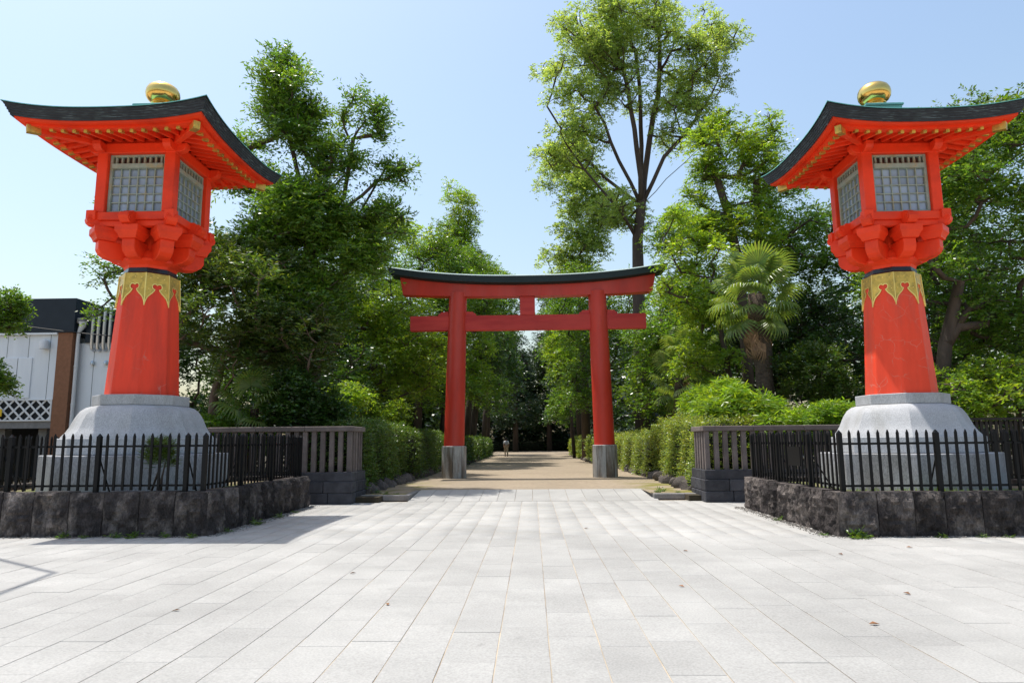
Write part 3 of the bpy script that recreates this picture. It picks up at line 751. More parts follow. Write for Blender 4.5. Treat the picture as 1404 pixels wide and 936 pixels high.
    for k in range(4):
        rz = Matrix.Rotation(k * PI / 2, 3, 'Z')
        for i in range(12):
            x = -1.29 + 0.2345 * i
            yi = max(0.80, abs(x) + 0.06)
            sl = 0.17 / 0.85
            z = lambda y: 7.94 - sl * (y - 0.8) + 0.05 * (abs(x) / 1.3) ** 3
            rafter('rafter', rz @ Vector((x, -yi, z(yi))), rz @ Vector((x, -1.63, z(1.63))), 0.062, 0.085, True, 0.12)
        rafter('hip_rafter', rz @ Vector((-0.8, -0.8, 7.90)), rz @ Vector((-1.72, -1.72, 7.80)), 0.12, 0.15, True, 0.24)
    # ---- eaves and roof
    def ring(half, z, up, out, n=20):
        pts = []
        for s in range(4):
            for i in range(n):
                u = -1 + 2 * i / n
                e = abs(u) ** 2.6
                h = half + out * e
                p = Vector((u * (half + out), -h, z + up * e))
                pts.append(Matrix.Rotation(s * PI / 2, 3, 'Z') @ p)
        return pts
    mb = MB(); mb.rings([ring(0.80, 8.00, 0.0, 0.0), ring(1.60, 7.83, 0.06, 0.02), ring(1.60, 7.90, 0.06, 0.02), ring(0.8, 8.06, 0, 0)], False, False)
    mb.build('soffit', MT['vermilion'], t, smooth=R(40), fix=False)
    mb = MB(); mb.rings([ring(1.50, 7.852, 0.05, 0.02), ring(1.50, 7.795, 0.05, 0.02), ring(1.70, 7.780, 0.09, 0.03), ring(1.70, 7.842, 0.09, 0.03), ring(1.72, 7.832, 0.09, 0.03), ring(1.84, 7.828, 0.12, 0.03), ring(1.845, 7.90, 0.12, 0.04), ring(1.5, 7.92, 0.06, 0.02)], False, False)
    mb.build('eave_board', MT['vermilion'], t, smooth=R(30), fix=False)
    mb = MB()
    rr = [ring(1.70, 7.885, 0.11, 0.03)]
    for j in range(5):
        zz = 7.86 + 0.044 * j; hh = 1.875 + 0.022 * j
        rr += [ring(hh, zz, 0.135 + 0.006 * j, 0.05), ring(hh + 0.004, zz + 0.036, 0.138 + 0.006 * j, 0.05)]
    mb.rings(rr, False, False)
    rf = mb.build('roof_edge', MT['roof'], t, smooth=R(25), fix=False)
    mb = MB()
    prof = [(1.985, 8.076, .165, .055), (1.99, 8.086, .165, .055), (1.6, 8.17, .07, .03), (1.25, 8.28, .03, .01), (0.95, 8.44, 0.01, 0), (0.7, 8.62, 0, 0), (0.52, 8.76, 0, 0), (0.45, 8.80, 0, 0)]
    mb.rings([ring(*p) for p in prof], False, True)
    mb.build('roof', MT['roof'], t, smooth=R(30), fix=False)
    MB().rings([ring(1.99, 8.078, .165, .055), ring(1.995, 8.079, .165, .055), ring(1.993, 8.094, .165, .055), ring(1.93, 8.106, .15, .05)], False, False).build('roof_lip', MT['patina'], t, smooth=R(30), fix=False)
    mb = MB().box((0, 0, 8.83), (0.80, 0.80, 0.20)); mb.box((0, 0, 8.955), (0.86, 0.86, 0.05))
    mb.build('roof_cap', MT['patina'], t, bevel=0.008)
    fp = [(0.26, 8.98), (0.26, 9.01), (0.215, 9.04), (0.20, 9.08), (0.205, 9.11), (0.235, 9.125), (0.24, 9.145), (0.22, 9.16), (0.21, 9.175), (0.25, 9.195), (0.305, 9.235), (0.345, 9.30), (0.360, 9.38), (0.350, 9.46), (0.31, 9.54), (0.23, 9.60), (0.12, 9.638), (0.05, 9.65), (0.03, 9.67), (0.004, 9.69)]
    MB().lathe(fp, 32).build('finial', MT['gold'], t, smooth=R(35))
    return t
lan = make_lantern()
lan2 = copy_tree(lan)
lan2['label'] = 'vermilion lantern tower with crazed pillar paint, standing beside the fan palm'
lan2.location = (7.40, 13.9, 0); lan2.scale = (0.905, 0.905, 0.938)
for ch in lan2.children:
    if ch.name.startswith('pillar'):
        ch.data = ch.data.copy(); ch.data.materials[0] = MT['pillar_worn']
        ch['label'] = 'pillar with pale worn cracks in its paint'

# ================================================================== STONE PLINTHS AND PICKET FENCES
def rock_block(w, h, d, seed, nx=13, nz=14):
    # rough rock-faced block: front face at y=0 looking to -y, x in 0..w, z in 0..h
    vs, fs = [], []
    for j in range(nz + 1):
        for i in range(nx + 1):
            u, v = i / nx, j / nz
            e = min(1, min(u, 1 - u) * 7) * min(1, min(v + 0.15, (1 - v) * 1.0) * 7)
            p = Vector((u * w * 4 + seed * 9.1, v * h * 4, seed * 3.7))
            b = 0.05 * noise.noise(p * 0.7) + 0.05 * abs(noise.noise(p * 1.6 + Vector((0, p.y * .4, 0)))) + 0.035 * abs(noise.noise(p * 3.6)) + 0.02 * noise.noise(p * 7.0)
            y = -(0.02 * e + b * 1.5 * (0.2 + 0.8 * e)) + (0.05 * abs(noise.noise(p * 2.2)) if j > nz - 3 else 0)
            zt = v * h + (0.012 * noise.noise(p * 1.7) if j == nz else 0)
            vs.append((u * w, y, zt))
    for j in range(nz):
        for i in range(nx):
            a = j * (nx + 1) + i; fs.append((a, a + 1, a + nx + 2, a + nx + 1))
    b0 = len(vs); top = [nz * (nx + 1) + i for i in range(nx + 1)]
    vs += [(0, d, 0), (w, d, 0), (w, d, h), (0, d, h)]
    fs.append(tuple(top) + (b0 + 2, b0 + 3))
    fs.append((b0, b0 + 1, b0 + 2, b0 + 3)[::-1])
    lf = [j * (nx + 1) for j in range(nz + 1)]; rt = [j * (nx + 1) + nx for j in range(nz + 1)]
    fs.append(tuple(lf[::-1]) + (b0, b0 + 3)); fs.append(tuple(rt) + (b0 + 2, b0 + 1))
    return MB().add(vs, fs)

def plinth(label, x0, x1, y0, y1, h, nxb, nyb, seed):
    t = thing('stone_plinth', label, 'plinth', ((x0 + x1) / 2, (y0 + y1) / 2, 0), 0, 'rough stone plinths under the lanterns')
    hx, hy = (x1 - x0) / 2, (y1 - y0) / 2
    rs = random.Random(seed)
    for s in range(4):
        n, ln, dist = (nxb, 2 * hx, hy) if s % 2 == 0 else (nyb, 2 * hy, hx)
        cuts = [0.0] + [ln * (i + rs.uniform(-.09, .09)) / n for i in range(1, n)] + [ln]
        for i in range(n):
            w = cuts[i + 1] - cuts[i] - 0.012
            me = rock_block(w, h + rs.uniform(-.012, .012), 0.3, seed * 50 + s * 13 + i).mesh('stone_block', MT['dark_stone'], smooth=R(22))
            a = s * PI / 2; rm_ = Matrix.Rotation(a, 3, 'Z')
            p = rm_ @ Vector((-ln / 2 + cuts[i] + 0.006, -dist, 0))
            link('stone_block', me, t, p, (0, 0, a))
    MB().box((0, 0, h * 0.5 - 0.05), (2 * hx - 0.5, 2 * hy - 0.5, h - 0.1)).build('soil', MT['soil'], t)
    return t
plinth('dark stone plinth under the lantern beside the white building', -11.0, -5.56, 11.80, 17.15, 0.74, 9, 9, 1)
plinth('dark stone plinth under the lantern beside the fan palm', 4.88, 10.1, 11.35, 16.2, 0.69, 9, 9, 2)

pick = MB(); pick.rings([[(-.021, -.012, 0), (.021, -.012, 0), (.021, .012, 0), (-.021, .012, 0)], [(-.021, -.012, .93), (.021, -.012, .93), (.021, .012, .93), (-.021, .012, .93)], [(-.002, -.012, .985), (.002, -.012, .985), (.002, .012, .985), (-.002, .012, .985)]])
pick_me = pick.mesh('picket', MT['black_metal'])
def fence_post_mesh():
    mb = MB(); w = 0.036
    sq = lambda h, z: [(-h, -h, z), (h, -h, z), (h, h, z), (-h, h, z)]
    mb.rings([sq(w, -0.06), sq(w, 0.95), sq(0.004, 1.005)])
    return mb.mesh('post', MT['black_metal'])
post_me = fence_post_mesh()
def picket_fence(label, x0, x1, y0, y1, z):
    t = thing('picket_fence', label, 'fence', ((x0 + x1) / 2, (y0 + y1) / 2, z), 0, 'black picket fences on the plinths')
    hx, hy = (x1 - x0) / 2, (y1 - y0) / 2
    for s in range(4):
        ln, dist = (2 * hx, hy) if s % 2 == 0 else (2 * hy, hx)
        a = s * PI / 2; rm_ = Matrix.Rotation(a, 3, 'Z')
        n = round(ln / 0.158)
        for i in range(n):
            x = -ln / 2 + ln * i / n
            p = rm_ @ Vector((x, -dist, 0.0))
            if i % 10 == 0: 
                link('post', post_me, t, p + Vector((0, 0, 0.02)), (0, 0, a))
                if i: 
                    mb = MB().tube([(x, -dist + 0.03, 0.62), (x + 0.02, -dist + 0.38, -0.03)], 0.014, 5); mb.v = [tuple(rm_ @ Vector(q)) for q in mb.v]
                    mb.build('brace', MT['black_metal'], t)
            else: link('picket', pick_me, t, p + rm_ @ Vector((0, -0.014, 0.04 + random.uniform(-.004, .004))), (0, random.uniform(-.004, .004), a))
        for zz in (0.12, 0.80):
            mb = MB().box((0, -dist + 0.012, zz), (ln - 0.07, 0.022, 0.036)); mb.v = [tuple(rm_ @ Vector(q)) for q in mb.v]
            mb.build('rail', MT['black_metal'], t)
    return t
picket_fence('black steel picket fence around the lantern beside the white building', -10.82, -5.74, 11.98, 16.97, 0.72)
pf = picket_fence('black steel picket fence around the lantern beside the fan palm, with small plate', 5.06, 9.92, 11.52, 16.02, 0.66)
o = MB().box((-2.46, -0.3, 0.56), (0.012, 0.62, 0.36)).build('plate', MT['black_metal'], pf)

# ================================================================== STONE BALUSTRADES
def balustrade(label, xa, y, sgn, length, ret, z0, capz):
    """xa: x of the end beside the path; runs to the side sgn; ret: length of the return going back"""
    t = thing('stone_balustrade', label, 'balustrade', (xa, y, 0), 0, 'stone balustrades at the path mouth')
    s = sgn
    hb, sill, top = 0.56, 0.79, capz - 0.13
    # footing stones, two courses
    for c, (za, zb_) in enumerate(((0.0, 0.27), (0.272, hb))):
        x = -0.06
        while x < length:
            w = random.uniform(0.5, 0.8)
            MB().box((s * (x + w / 2), 0, (za + zb_) / 2), (w - 0.012, 0.44 - 0.02 * c, zb_ - za)).build('footing_stone', MT['andesite_dark'], t, bevel=0.02)
            x += w
        yy = 0.23
        while yy < ret:
            w = random.uniform(0.5, 0.7)
            MB().box((s * 0.16, yy + w / 2, (za + zb_) / 2), (0.44 - 0.02 * c, w - 0.012, zb_ - za)).build('footing_stone', MT['andesite_dark'], t, bevel=0.02); yy += w
    x = -0.03
    while x < length:
        w = 1.5
        MB().box((s * (x + w / 2), 0, (hb + sill) / 2 + 0.002), (w - 0.008, 0.34, sill - hb)).build('sill_stone', MT['andesite_dark'], t, bevel=0.012); x += w
    MB().box((s * 0.14, 0.18 + ret / 2, (hb + sill) / 2 + 0.002), (0.34, ret - 0.01, sill - hb)).build('sill_stone', MT['andesite_dark'], t, bevel=0.012)
    bm_ = [MB().box((0, 0, (sill + top) / 2), (0.118, 0.118 - 0.004 * k, top - sill + 0.004)).mesh('baluster', MT['andesite'], bevel=0.008) for k in range(2)]
    n = int((length - 0.1) / 0.233)
    for i in range(n): link('baluster', bm_[i % 2], t, (s * (0.09 + 0.233 * i), random.uniform(-.006, .006), 0), (0, 0, random.uniform(-.03, .03)))
    for i in range(int(ret / 0.26)): link('baluster', bm_[i % 2], t, (s * 0.09, 0.27 + 0.26 * i, 0), (0, 0, random.uniform(-.03, .03)))
    x = -0.02
    while x < length:
        w = 1.28
        MB().box((s * (x + w / 2), random.uniform(-.006, .006), top + 0.068), (w - 0.006, 0.22, 0.13)).build('cap_rail', MT['andesite'], t, bevel=0.014); x += w
    MB().box((s * 0.09, 0.115 + ret / 2, top + 0.066), (0.216, ret - 0.01, 0.126)).build('cap_rail', MT['andesite'], t, bevel=0.014)
    return t
balustrade('brown stone balustrade below the dark evergreen trees, ending at the clipped hedge', -4.66, 17.85, -1, 4.8, 1.1, 0, 1.97)
balustrade('brown stone balustrade below the bamboo grass, beside the fan palm', 4.36, 17.75, 1, 5.2, 1.1, 0, 1.89)

# dark wooden fence behind the right lantern
t = thing('slat_fence', 'dark wooden slat fence running behind the lantern with crazed paint', 'fence', (9.6, 17.6, 0))
sl = MB().box((0, 0, 1.0), (0.07, 0.03, 1.9)).mesh('slat', MT['dark_wood'])
for i in range(54): link('slat', sl, t, (0.12 * i, 0, random.uniform(-.01, .01)), (0, random.uniform(-.01, .01), 0))
for zz in (0.5, 1.9): MB().box((3.2, 0.035, zz), (6.6, 0.04, 0.09)).build('rail', MT['dark_wood'], t)
MB().box((3.2, 0.0, 2.0), (6.7, 0.14, 0.06)).build('cap_rail', MT['dark_wood'], t)

# ================================================================== TORII
def make_torii():
    CX, CY = -0.12, 27.0
    t = thing('torii_gate', 'red wooden torii gate with dark copper roof spanning the sandy path', 'torii gate', (CX, CY, ZB))
    k = 27.0 / 29.5
    for s in (-1, 1):
        xb, xt = s * 2.94, s * 2.80
        n = 28
        rings = []
        for j in range(9):
            u = j / 8; z = 1.26 + (7.35 - 1.26) * u; r = 0.405 - 0.045 * u
            cx = xb + (xt - xb) * u
            rings.append([(cx + r * math.cos(2 * PI * i / n), r * math.sin(2 * PI * i / n), z) for i in range(n)])
        p = MB().rings(rings).build('pillar', MT['torii_red'], t, smooth=R(50))
        # footing: eight upright granite staves around the leg
        st = None
        for q in range(8):
            a0, a1 = q * PI / 4 + 0.012, (q + 1) * PI / 4 - 0.012
            ro = 0.485
            poly = [(0.30 * math.cos(a0), 0.30 * math.sin(a0))] + [(ro * math.cos(a0 + (a1 - a0) * j / 4), ro * math.sin(a0 + (a1 - a0) * j / 4)) for j in range(5)] + [(0.30 * math.cos(a1), 0.30 * math.sin(a1))]
            mb = MB().prism([(xb + x, y) for x, y in poly], 'z', -0.2, 1.25)
            mb.build('footing_stone', MT['granite_stained'], t, bevel=0.012)
        MB().lathe([(0.46, 1.20), (0.46, 1.262)], 24, 0, (xb, 0)).build('footing_cap', MT['granite'], t, bevel=0.01)
    # tie beam and wedges
    MB().box((0.0, 0, 6.12), (9.42, 0.30, 0.60)).build('tie_beam', MT['torii_beam'], t, bevel=0.012)
    for s in (-1, 1):
        for q in (-1, 1):
            xc = s * 2.83 + q * 0.53
            poly = [(xc - q * 0.18, 6.42), (xc + q * 0.24, 6.42), (xc + q * 0.22, 6.50), (xc + q * 0.14, 6.53), (xc + q * 0.12, 6.58), (xc - q * 0.18, 6.60)]
            MB().prism(poly, 'y', -0.09, 0.09).build('wedge', MT['torii_beam'], t, bevel=0.006)
    MB().box((0, 0, 6.79), (0.60, 0.34, 0.75)).build('strut', MT['torii_beam'], t, bevel=0.012)
    # lintel and roof follow the same upward sweep
    def sweep(hw, prof, nm, m_, endslant, up=0.46, n=36, lo=None, **kw):
        rings = []
        for i in range(n + 1):
            u = -1 + 2 * i / n; e = abs(u) ** 2.4
            rings.append([(u * (hw + endslant * (z - prof[0][1])), y, z + (up if z > prof[0][1] + 0.01 or lo is None else lo) * e) for y, z in prof])
        return MB().rings(rings).build(nm, m_, t, **kw)
    sweep(5.0, [(-0.24, 7.17), (0.24, 7.17), (0.24, 7.62), (-0.24, 7.62)], 'lintel', MT['torii_red'], 0.28, up=0.40, lo=0.12, smooth=R(30))
    # roof
    rf = sweep(5.46, [(-0.34, 7.622), (0.34, 7.622), (0.46, 7.68), (0.46, 7.95), (0.0, 8.07), (-0.46, 7.95), (-0.46, 7.68)], 'roof', MT['torii_roof'], 0.55, up=0.44, smooth=R(30))
    sweep(5.635, [(-0.475, 7.952), (-0.475, 7.935), (0.475, 7.935), (0.475, 7.952), (0.0, 8.095)], 'roof_top', MT['pale_copper'], 0.3, up=0.44, smooth=R(30))
    return t
make_torii()

# ================================================================== BUILDING
def building():
    Y = 28.0
    t = thing('building', 'white building with navy parapet and rust brown column, behind the picket fence', 'building', (-19.5, Y, 0))
    bx = lambda nm, m_, x0, x1, y0, y1, z0, z1, p=t, bev=0.0: MB().box(((x0 + x1) / 2 + 19.5, (y0 + y1) / 2 - Y, (z0 + z1) / 2), (x1 - x0, y1 - y0, z1 - z0)).build(nm, m_, p, bevel=bev)
    # front block
    w = bx('wall', MT['white_wall'], -30, -19.98, Y, Y + 9, 3.45, 6.25)
    for i in range(9): 
        x = -20.3 - 0.92 * i
        bx('siding_joint', MT['void'], x - 0.008, x + 0.008, Y - 0.004, Y + 0.02, 3.46, 6.2, w)
    bx('parapet', MT['navy'], -30, -19.28, Y - 0.10, Y + 9, 6.25, 7.72)
    bx('parapet_trim', MT['white_wall'], -30, -19.98, Y - 0.115, Y - 0.101, 6.17, 6.249)
    bx('column', MT['brown_col'], -19.96, -19.33, Y - 0.06, Y + 0.2, 0, 6.248)
    d = bx('door', MT['white_wall'], -22.2, -21.0, Y - 0.05, Y - 0.002, 3.5, 5.2, bev=0.01)
    bx('door_gap', MT['void'], -21.615, -21.60, Y - 0.056, Y - 0.049, 3.5, 5.19, d)
    bx('door_handle', MT['void'], -21.7, -21.66, Y - 0.09, Y - 0.049, 4.3, 4.36, d)
    l = MB().lathe([(0.17, 0.0), (0.17, 0.30), (0.13, 0.36), (0.0, 0.38)], 16).build('vent_hood', MT['white_pipe'], t, loc=(-20.45 + 19.5, -0.17, 5.55), smooth=R(40))
    # lattice band over a dark parking opening
    bx('lattice_dark_backing', MT['void'], -30, -19.99, Y + 0.05, Y + 0.2, 2.55, 3.44)  # near-black sheet paints the darkness seen through the lattice
    for sgn in (-1, 1):
        for i in range(19):
            xc = -20.0 - 0.46 * i + 0.23; x0_, x1_ = xc - 0.41, min(xc + 0.41, -20.05)
            if x1_ - x0_ < 0.1: continue
            xm = (x0_ + x1_) / 2; c = Vector((xm + 19.5, -0.01 - 0.02 * sgn, 3.0 - sgn * (xm - xc)))
            MB().box(c, ((x1_ - x0_) * 1.414, 0.018, 0.075), M=Matrix.Rotation(sgn * R(45), 3, 'Y')).build('lattice_slat', MT['white_pipe'], t)
    bx('lattice_rail', MT['white_pipe'], -30, -19.99, Y - 0.045, Y - 0.005, 3.40, 3.449); bx('lattice_rail', MT['white_pipe'], -30, -19.99, Y - 0.045, Y - 0.005, 2.55, 2.61); bx('lattice_end', MT['white_pipe'], -20.06, -19.99, Y - 0.047, Y - 0.003, 2.612, 3.398)
    bx('opening_dark_backing', MT['void'], -30, -19.98, Y + 3, Y + 3.2, 0, 2.54)  # near-black colour stands in for the unlit depth of the opening
    bx('beam', MT['kerb'], -30, -19.99, Y + 0.02, Y + 0.3, 2.25, 2.54)
    for x in (-20.6, -22.4, -24.2): bx('pier', MT['kerb'], x - 0.18, x + 0.18, Y + 0.4, Y + 0.8, 0, 2.249)
    # rear block
    w2 = bx('rear_wall', MT['white_wall'], -19.30, -16.7, Y + 0.35, Y + 2.4, 0, 5.85)
    for i in range(2):
        x = -18.6 - 0.01 + 0.9 * i
        bx('siding_joint', MT['void'], x - 0.008, x + 0.008, Y + 0.346, Y + 0.37, 0.1, 5.8, w2)
    bx('rear_parapet', MT['navy'], -19.0, -16.7, Y + 0.25, Y + 2.5, 5.85, 7.25)
    for i in range(4):
        x = -18.62 + 19.5 + 0.25 * i
        MB().tube([(x, 0.13, 7.32), (x, 0.13, 5.72), (x, 0.17, 5.58), (x, 0.33, 5.52)], 0.07, 10).build('duct', MT['steel_pipe'], t, smooth=R(40))
    for x in (-18.62, -18.05):
        MB().lathe([(0.08, 0), (0.09, .1), (0.06, .17), (0.0, .18)], 12).build('wall_vent', MT['steel_pipe'], t, loc=(x + 19.5, 0.28, 4.9), smooth=R(40))
    # gutter hopper and down pipe
    MB().tube([(0.45, 0.1, 6.72), (0.45, 0.1, 6.55), (0.32, 0.1, 6.3), (0.30, 0.1, 6.0), (0.30, 0.1, 0)], [0.17, 0.13, 0.075, 0.07, 0.07], 10).build('down_pipe', MT['white_pipe'], t, smooth=R(40))
    for zz in (1.6, 3.2, 4.8): MB().lathe([(0.082, zz), (0.082, zz + 0.06)], 12, 0, (0.30, 0.1)).build('pipe_joint', MT['white_pipe'], t)
    bx('gutter', MT['kerb'], -19.27, -18.95, Y + 0.0, Y + 0.24, 6.66, 6.9, bev=0.03)
    return t
building()
s = MB().box((0, 0, 0.15), (1.5, 0.03, 0.30)).build('yellow_sign', MT['yellow'], loc=(-22.75, 27.85, 2.75), bevel=0.004)
tag(s, 'small yellow sign board on the white lattice of the building', 'sign')
cb = MB().tube([(-27 + 14.0 * u, 26.5 + 2.2 * u, 7.55 - 1.75 * u - 0.35 * math.sin(u * PI)) for u in np.linspace(0, 1, 16)], 0.018, 4).build('cable', MT['black_metal'])
tag(cb, 'thin cable sagging in front of the white building', 'cable')

# ================================================================== HEDGES AND EDGING ROCKS
def hedge(name, label, x0, x1, y0, y1, z0, z1, leafm, n, ln=0.06, wd=0.032, group=None, cat='hedge', rough=0.10):
    t = thing(name, label, cat, ((x0 + x1) / 2, (y0 + y1) / 2, z0), 0, group)
    hx, hy, h = (x1 - x0) / 2, (y1 - y0) / 2, z1 - z0
    ins = 0.16
    mb = MB(); nseg = max(2, int((y1 - y0) / 0.6))
    rings = []
    for i in range(nseg + 1):
        y = -hy + ins + (2 * hy - 2 * ins) * i / nseg
        j = lambda: random.uniform(-.05, .05)
        rings.append([(-hx + ins + j(), y, 0), (hx - ins + j(), y, 0), (hx - ins + j(), y, h * 0.6), (hx - ins - 0.08 + j(), y, h - ins + j()), (-hx + ins + 0.08 + j(), y, h - ins + j()), (-hx + ins + j(), y, h * 0.6)])
    mb.rings(rings).build('dark_core', MT['hedge_core'], t, smooth=True)  # solid dark core painted like the shaded inside, closes gaps between leaves
    # twigs over the four sides and the top
    far_ = 0.3 if hy > hx else 1.0      # the side turned away from the path is thinner
    xm = (x0 + x1) / 2
    A = np.array([2 * hy * h * (far_ if xm > 0 else 1), 2 * hy * h * (far_ if xm < 0 else 1), 2 * hx * h, 2 * hx * h * (1 if hy > hx else 1), 4 * hx * hy]); A = A / A.sum()
    side = rng.choice(5, n, p=A)
    u = rng.uniform(-1, 1, n); v = rng.uniform(0, 1, n)
    P = np.zeros((n, 3)); D = np.zeros((n, 3))
    for s_, (ax, sg) in enumerate(((0, 1), (0, -1), (1, 1), (1, -1))):
        k = side == s_
        if ax == 0: P[k] = np.stack([np.full(k.sum(), sg * hx), u[k] * hy, v[k] * h], 1); D[k, 0] = sg
        else: P[k] = np.stack([u[k] * hx, np.full(k.sum(), sg * hy), v[k] * h], 1); D[k, 1] = sg
    k = side == 4; P[k] = np.stack([u[k] * hx, (v[k] * 2 - 1) * hy, np.full(k.sum(), h)], 1); D[k, 2] = 1
    bump = 0.5 * np.sin(P[:, 1] * 1.7 + P[:, 2] * 1.3) + 0.5 * np.sin(P[:, 1] * 3.9 + P[:, 0] * 2 + P[:, 2] * 2.9)
    P += D * (bump * rough + rng.normal(0, 0.05, n))[:, None]
    D = unit(D + rng.normal(0, 0.55, (n, 3)) + np.array([0, 0, 0.35]))
    L = rng.uniform(0.12, 0.30, n); long_ = rng.random(n) < 0.06; L[long_] *= 1.9
    P -= D * (L * 0.55)[:, None]
    V, Fq = twig_leaves(P, D, L, 8, ln, wd, 0.15, 0.9, 0.45)
    at_ = np.clip(0.5 + np.repeat(rng.normal(0, 0.16, n) + 0.1 * bump, 8) + rng.normal(0, 0.14, len(Fq)), 0, 1)
    TRI[0] += 2 * len(Fq)
    link('foliage', np_mesh('foliage', V, Fq, LM[leafm], at_), t)
    return t
HG = 'clipped hedges along the path'
hedge('hedge', 'dark green clipped hedge next to the stone balustrade end, shaded', -6.3, -4.72, 19.05, 25.6, ZB, 2.12, 'hedge', 6000, group=HG)
hedge('hedge', 'lower clipped hedge by the torii leg, with pale tips', -5.9, -4.45, 25.9, 34.5, ZB, 1.95, 'hedge', 4600, group=HG)
hedge('hedge', 'long hedge behind the torii, on the side of the walking person', -5.3, -4.1, 35.2, 70, ZB, 1.75, 'hedge', 3200, ln=0.12, wd=0.065, group=HG)
hedge('hedge', 'sunny pale green hedge with small leaves beside the stone balustrade', 4.62, 6.3, 19.1, 26.2, ZB, 2.12, 'hedge_l', 7200, group=HG, rough=0.17)
hedge('hedge', 'pale green hedge directly beside the torii leg', 4.35, 5.8, 26.5, 36, ZB, 1.75, 'hedge_l', 4600, group=HG, rough=0.18)
hedge('hedge', 'long hedge behind the torii, opposite the walking person', 3.9, 5.1, 37, 70, ZB, 1.7, 'hedge_l', 3200, ln=0.12, wd=0.065, group=HG, rough=0.22)
rock_ms = []
for k in range(5):
    bm = bmesh.new(); bmesh.ops.create_icosphere(bm, subdivisions=2, radius=1.0)
    for v in bm.verts:
        f = 1 + 0.35 * noise.noise(v.co * 1.1 + Vector((k * 7.3, 0, 0))) + 0.15 * noise.noise(v.co * 2.7 + Vector((0, k * 5, 0)))
        v.co = v.co * f; v.co.z = max(v.co.z, -0.55)
    me = bpy.data.meshes.new('edging_rock'); bm.to_mesh(me); bm.free(); me.materials.append(MT['rock']); me.set_sharp_from_angle(angle=R(35))
    for p in me.polygons: p.use_smooth = True
    rock_ms.append(me)
def rocks(x, y0, y1, lab, grp, sp=0.55):
    y = y0
    while y < y1:
        r = random.uniform(0.20, 0.33)
        o = link('edging_rock', random.choice(rock_ms), None, (x + random.uniform(-.07, .07), y, ZB + r * 0.32), (random.uniform(-.3, .3), random.uniform(-.3, .3), random.uniform(0, 6)), (r * 0.85, r * 1.1, r * random.uniform(.65, 1.0)))
        tag(o, lab, 'rock', grp); y += sp * random.uniform(0.85, 1.3) * (r / 0.26)
rocks(-4.62, 19.3, 34, 'dark edging rock at the foot of the shaded hedge', 'rocks at the foot of the shaded hedge')
rocks(4.5, 19.6, 35, 'edging rock at the foot of the pale sunny hedge', 'rocks at the foot of the sunny hedge')
rocks(-4.15, 36, 52, 'small edging rock along the far hedge behind the torii', 'rocks along the far hedges', 1.0)
rocks(3.85, 37, 52, 'small edging rock along the far hedge behind the torii', 'rocks along the far hedges', 1.0)

# ================================================================== TREES
WOOD = 'trees of the shrine wood'
# --- beside and behind the left lantern
tree('evergreen_tree', 'dense dark evergreen tree with olive leaf tips behind the stone balustrade', [(-9.9, 20.8, 0, .17), (-9.85, 20.8, 1.5, .14), (-9.8, 20.8, 3.0, .12), (-9.5, 20.8, 4.4, .10)],
     [(-8.7, 20.6, 5.6, 3.0, 2.4, 3.2, 46, 0.85), (-7.6, 20.4, 4.3, 1.8, 1.7, 1.7, 16, 0.7), (-10.4, 21.0, 6.3, 1.5, 1.5, 1.7, 10, 0.7)], 'olive', group=WOOD, bark='bark_pale', ntw=75, nl=10, ln=0.15, wd=0.045, tl=0.38, droop=0.15, zmin=-0.3, spread=1.0, flat=0.35, upb=0.5)
tree('broadleaf_tree', 'tall broadleaf tree with lopped trunks and arching sprays above the evergreen', [(-7.26, 22.31, 0, 0.37), (-7.26, 22.31, 3.69, 0.32), (-7.35, 22.22, 6.32, 0.28), (-7.44, 22.22, 8.24, 0.25)],
     [(-8.75, 22.05, 13.84, 0.88, 1.05, 1.66, 13, 0.48), (-8.05, 22.05, 12.62, 1.05, 1.22, 1.93, 16, 0.53), (-9.54, 22.05, 10.87, 1.14, 1.31, 1.40, 13, 0.53), (-5.77, 22.05, 12.71, 1.14, 0.88, 1.14, 11, 0.37), (-6.48, 22.05, 11.04, 1.05, 1.05, 1.14, 10, 0.44), (-4.73, 21.88, 10.61, 0.79, 0.79, 0.88, 7, 0.33), (-4.75, 21.88, 8.9, 0.95, 0.95, 0.85, 10, 0.4), (-5.5, 21.6, 7.5, 0.9, 0.9, 1.0, 13, 0.45), (-7.52, 21.88, 8.94, 2.27, 1.93, 1.57, 26, 0.66), (-7.40, 21.6, 6.0, 1.8, 1.8, 2.1, 22, 0.65), (-9.10, 21.88, 7.89, 1.40, 1.40, 1.40, 12, 0.61)],
     'mid', group=WOOD, ntw=46, nl=13, ln=0.16, wd=0.052, tl=1.05, droop=0.35, twigs=5, upb=0.75, shell=0.2, sq=0.95,
     limbs=[(3, [(-7.88, 22.22, 10.26), (-8.40, 22.14, 12.44), (-8.84, 22.05, 14.72)]), (3, [(-7.26, 22.14, 10.69), (-7.79, 22.14, 13.49)]), (3, [(-6.39, 22.14, 9.82), (-6.04, 22.05, 11.92), (-5.42, 22.05, 13.67)]), (3, [(-5.77, 22.05, 9.12), (-4.73, 21.96, 11.04)]), (2, [(-5.60, 21.96, 7.54), (-4.20, 21.88, 9.12)]), (3, [(-8.66, 22.14, 9.64), (-9.80, 22.05, 11.57)])])
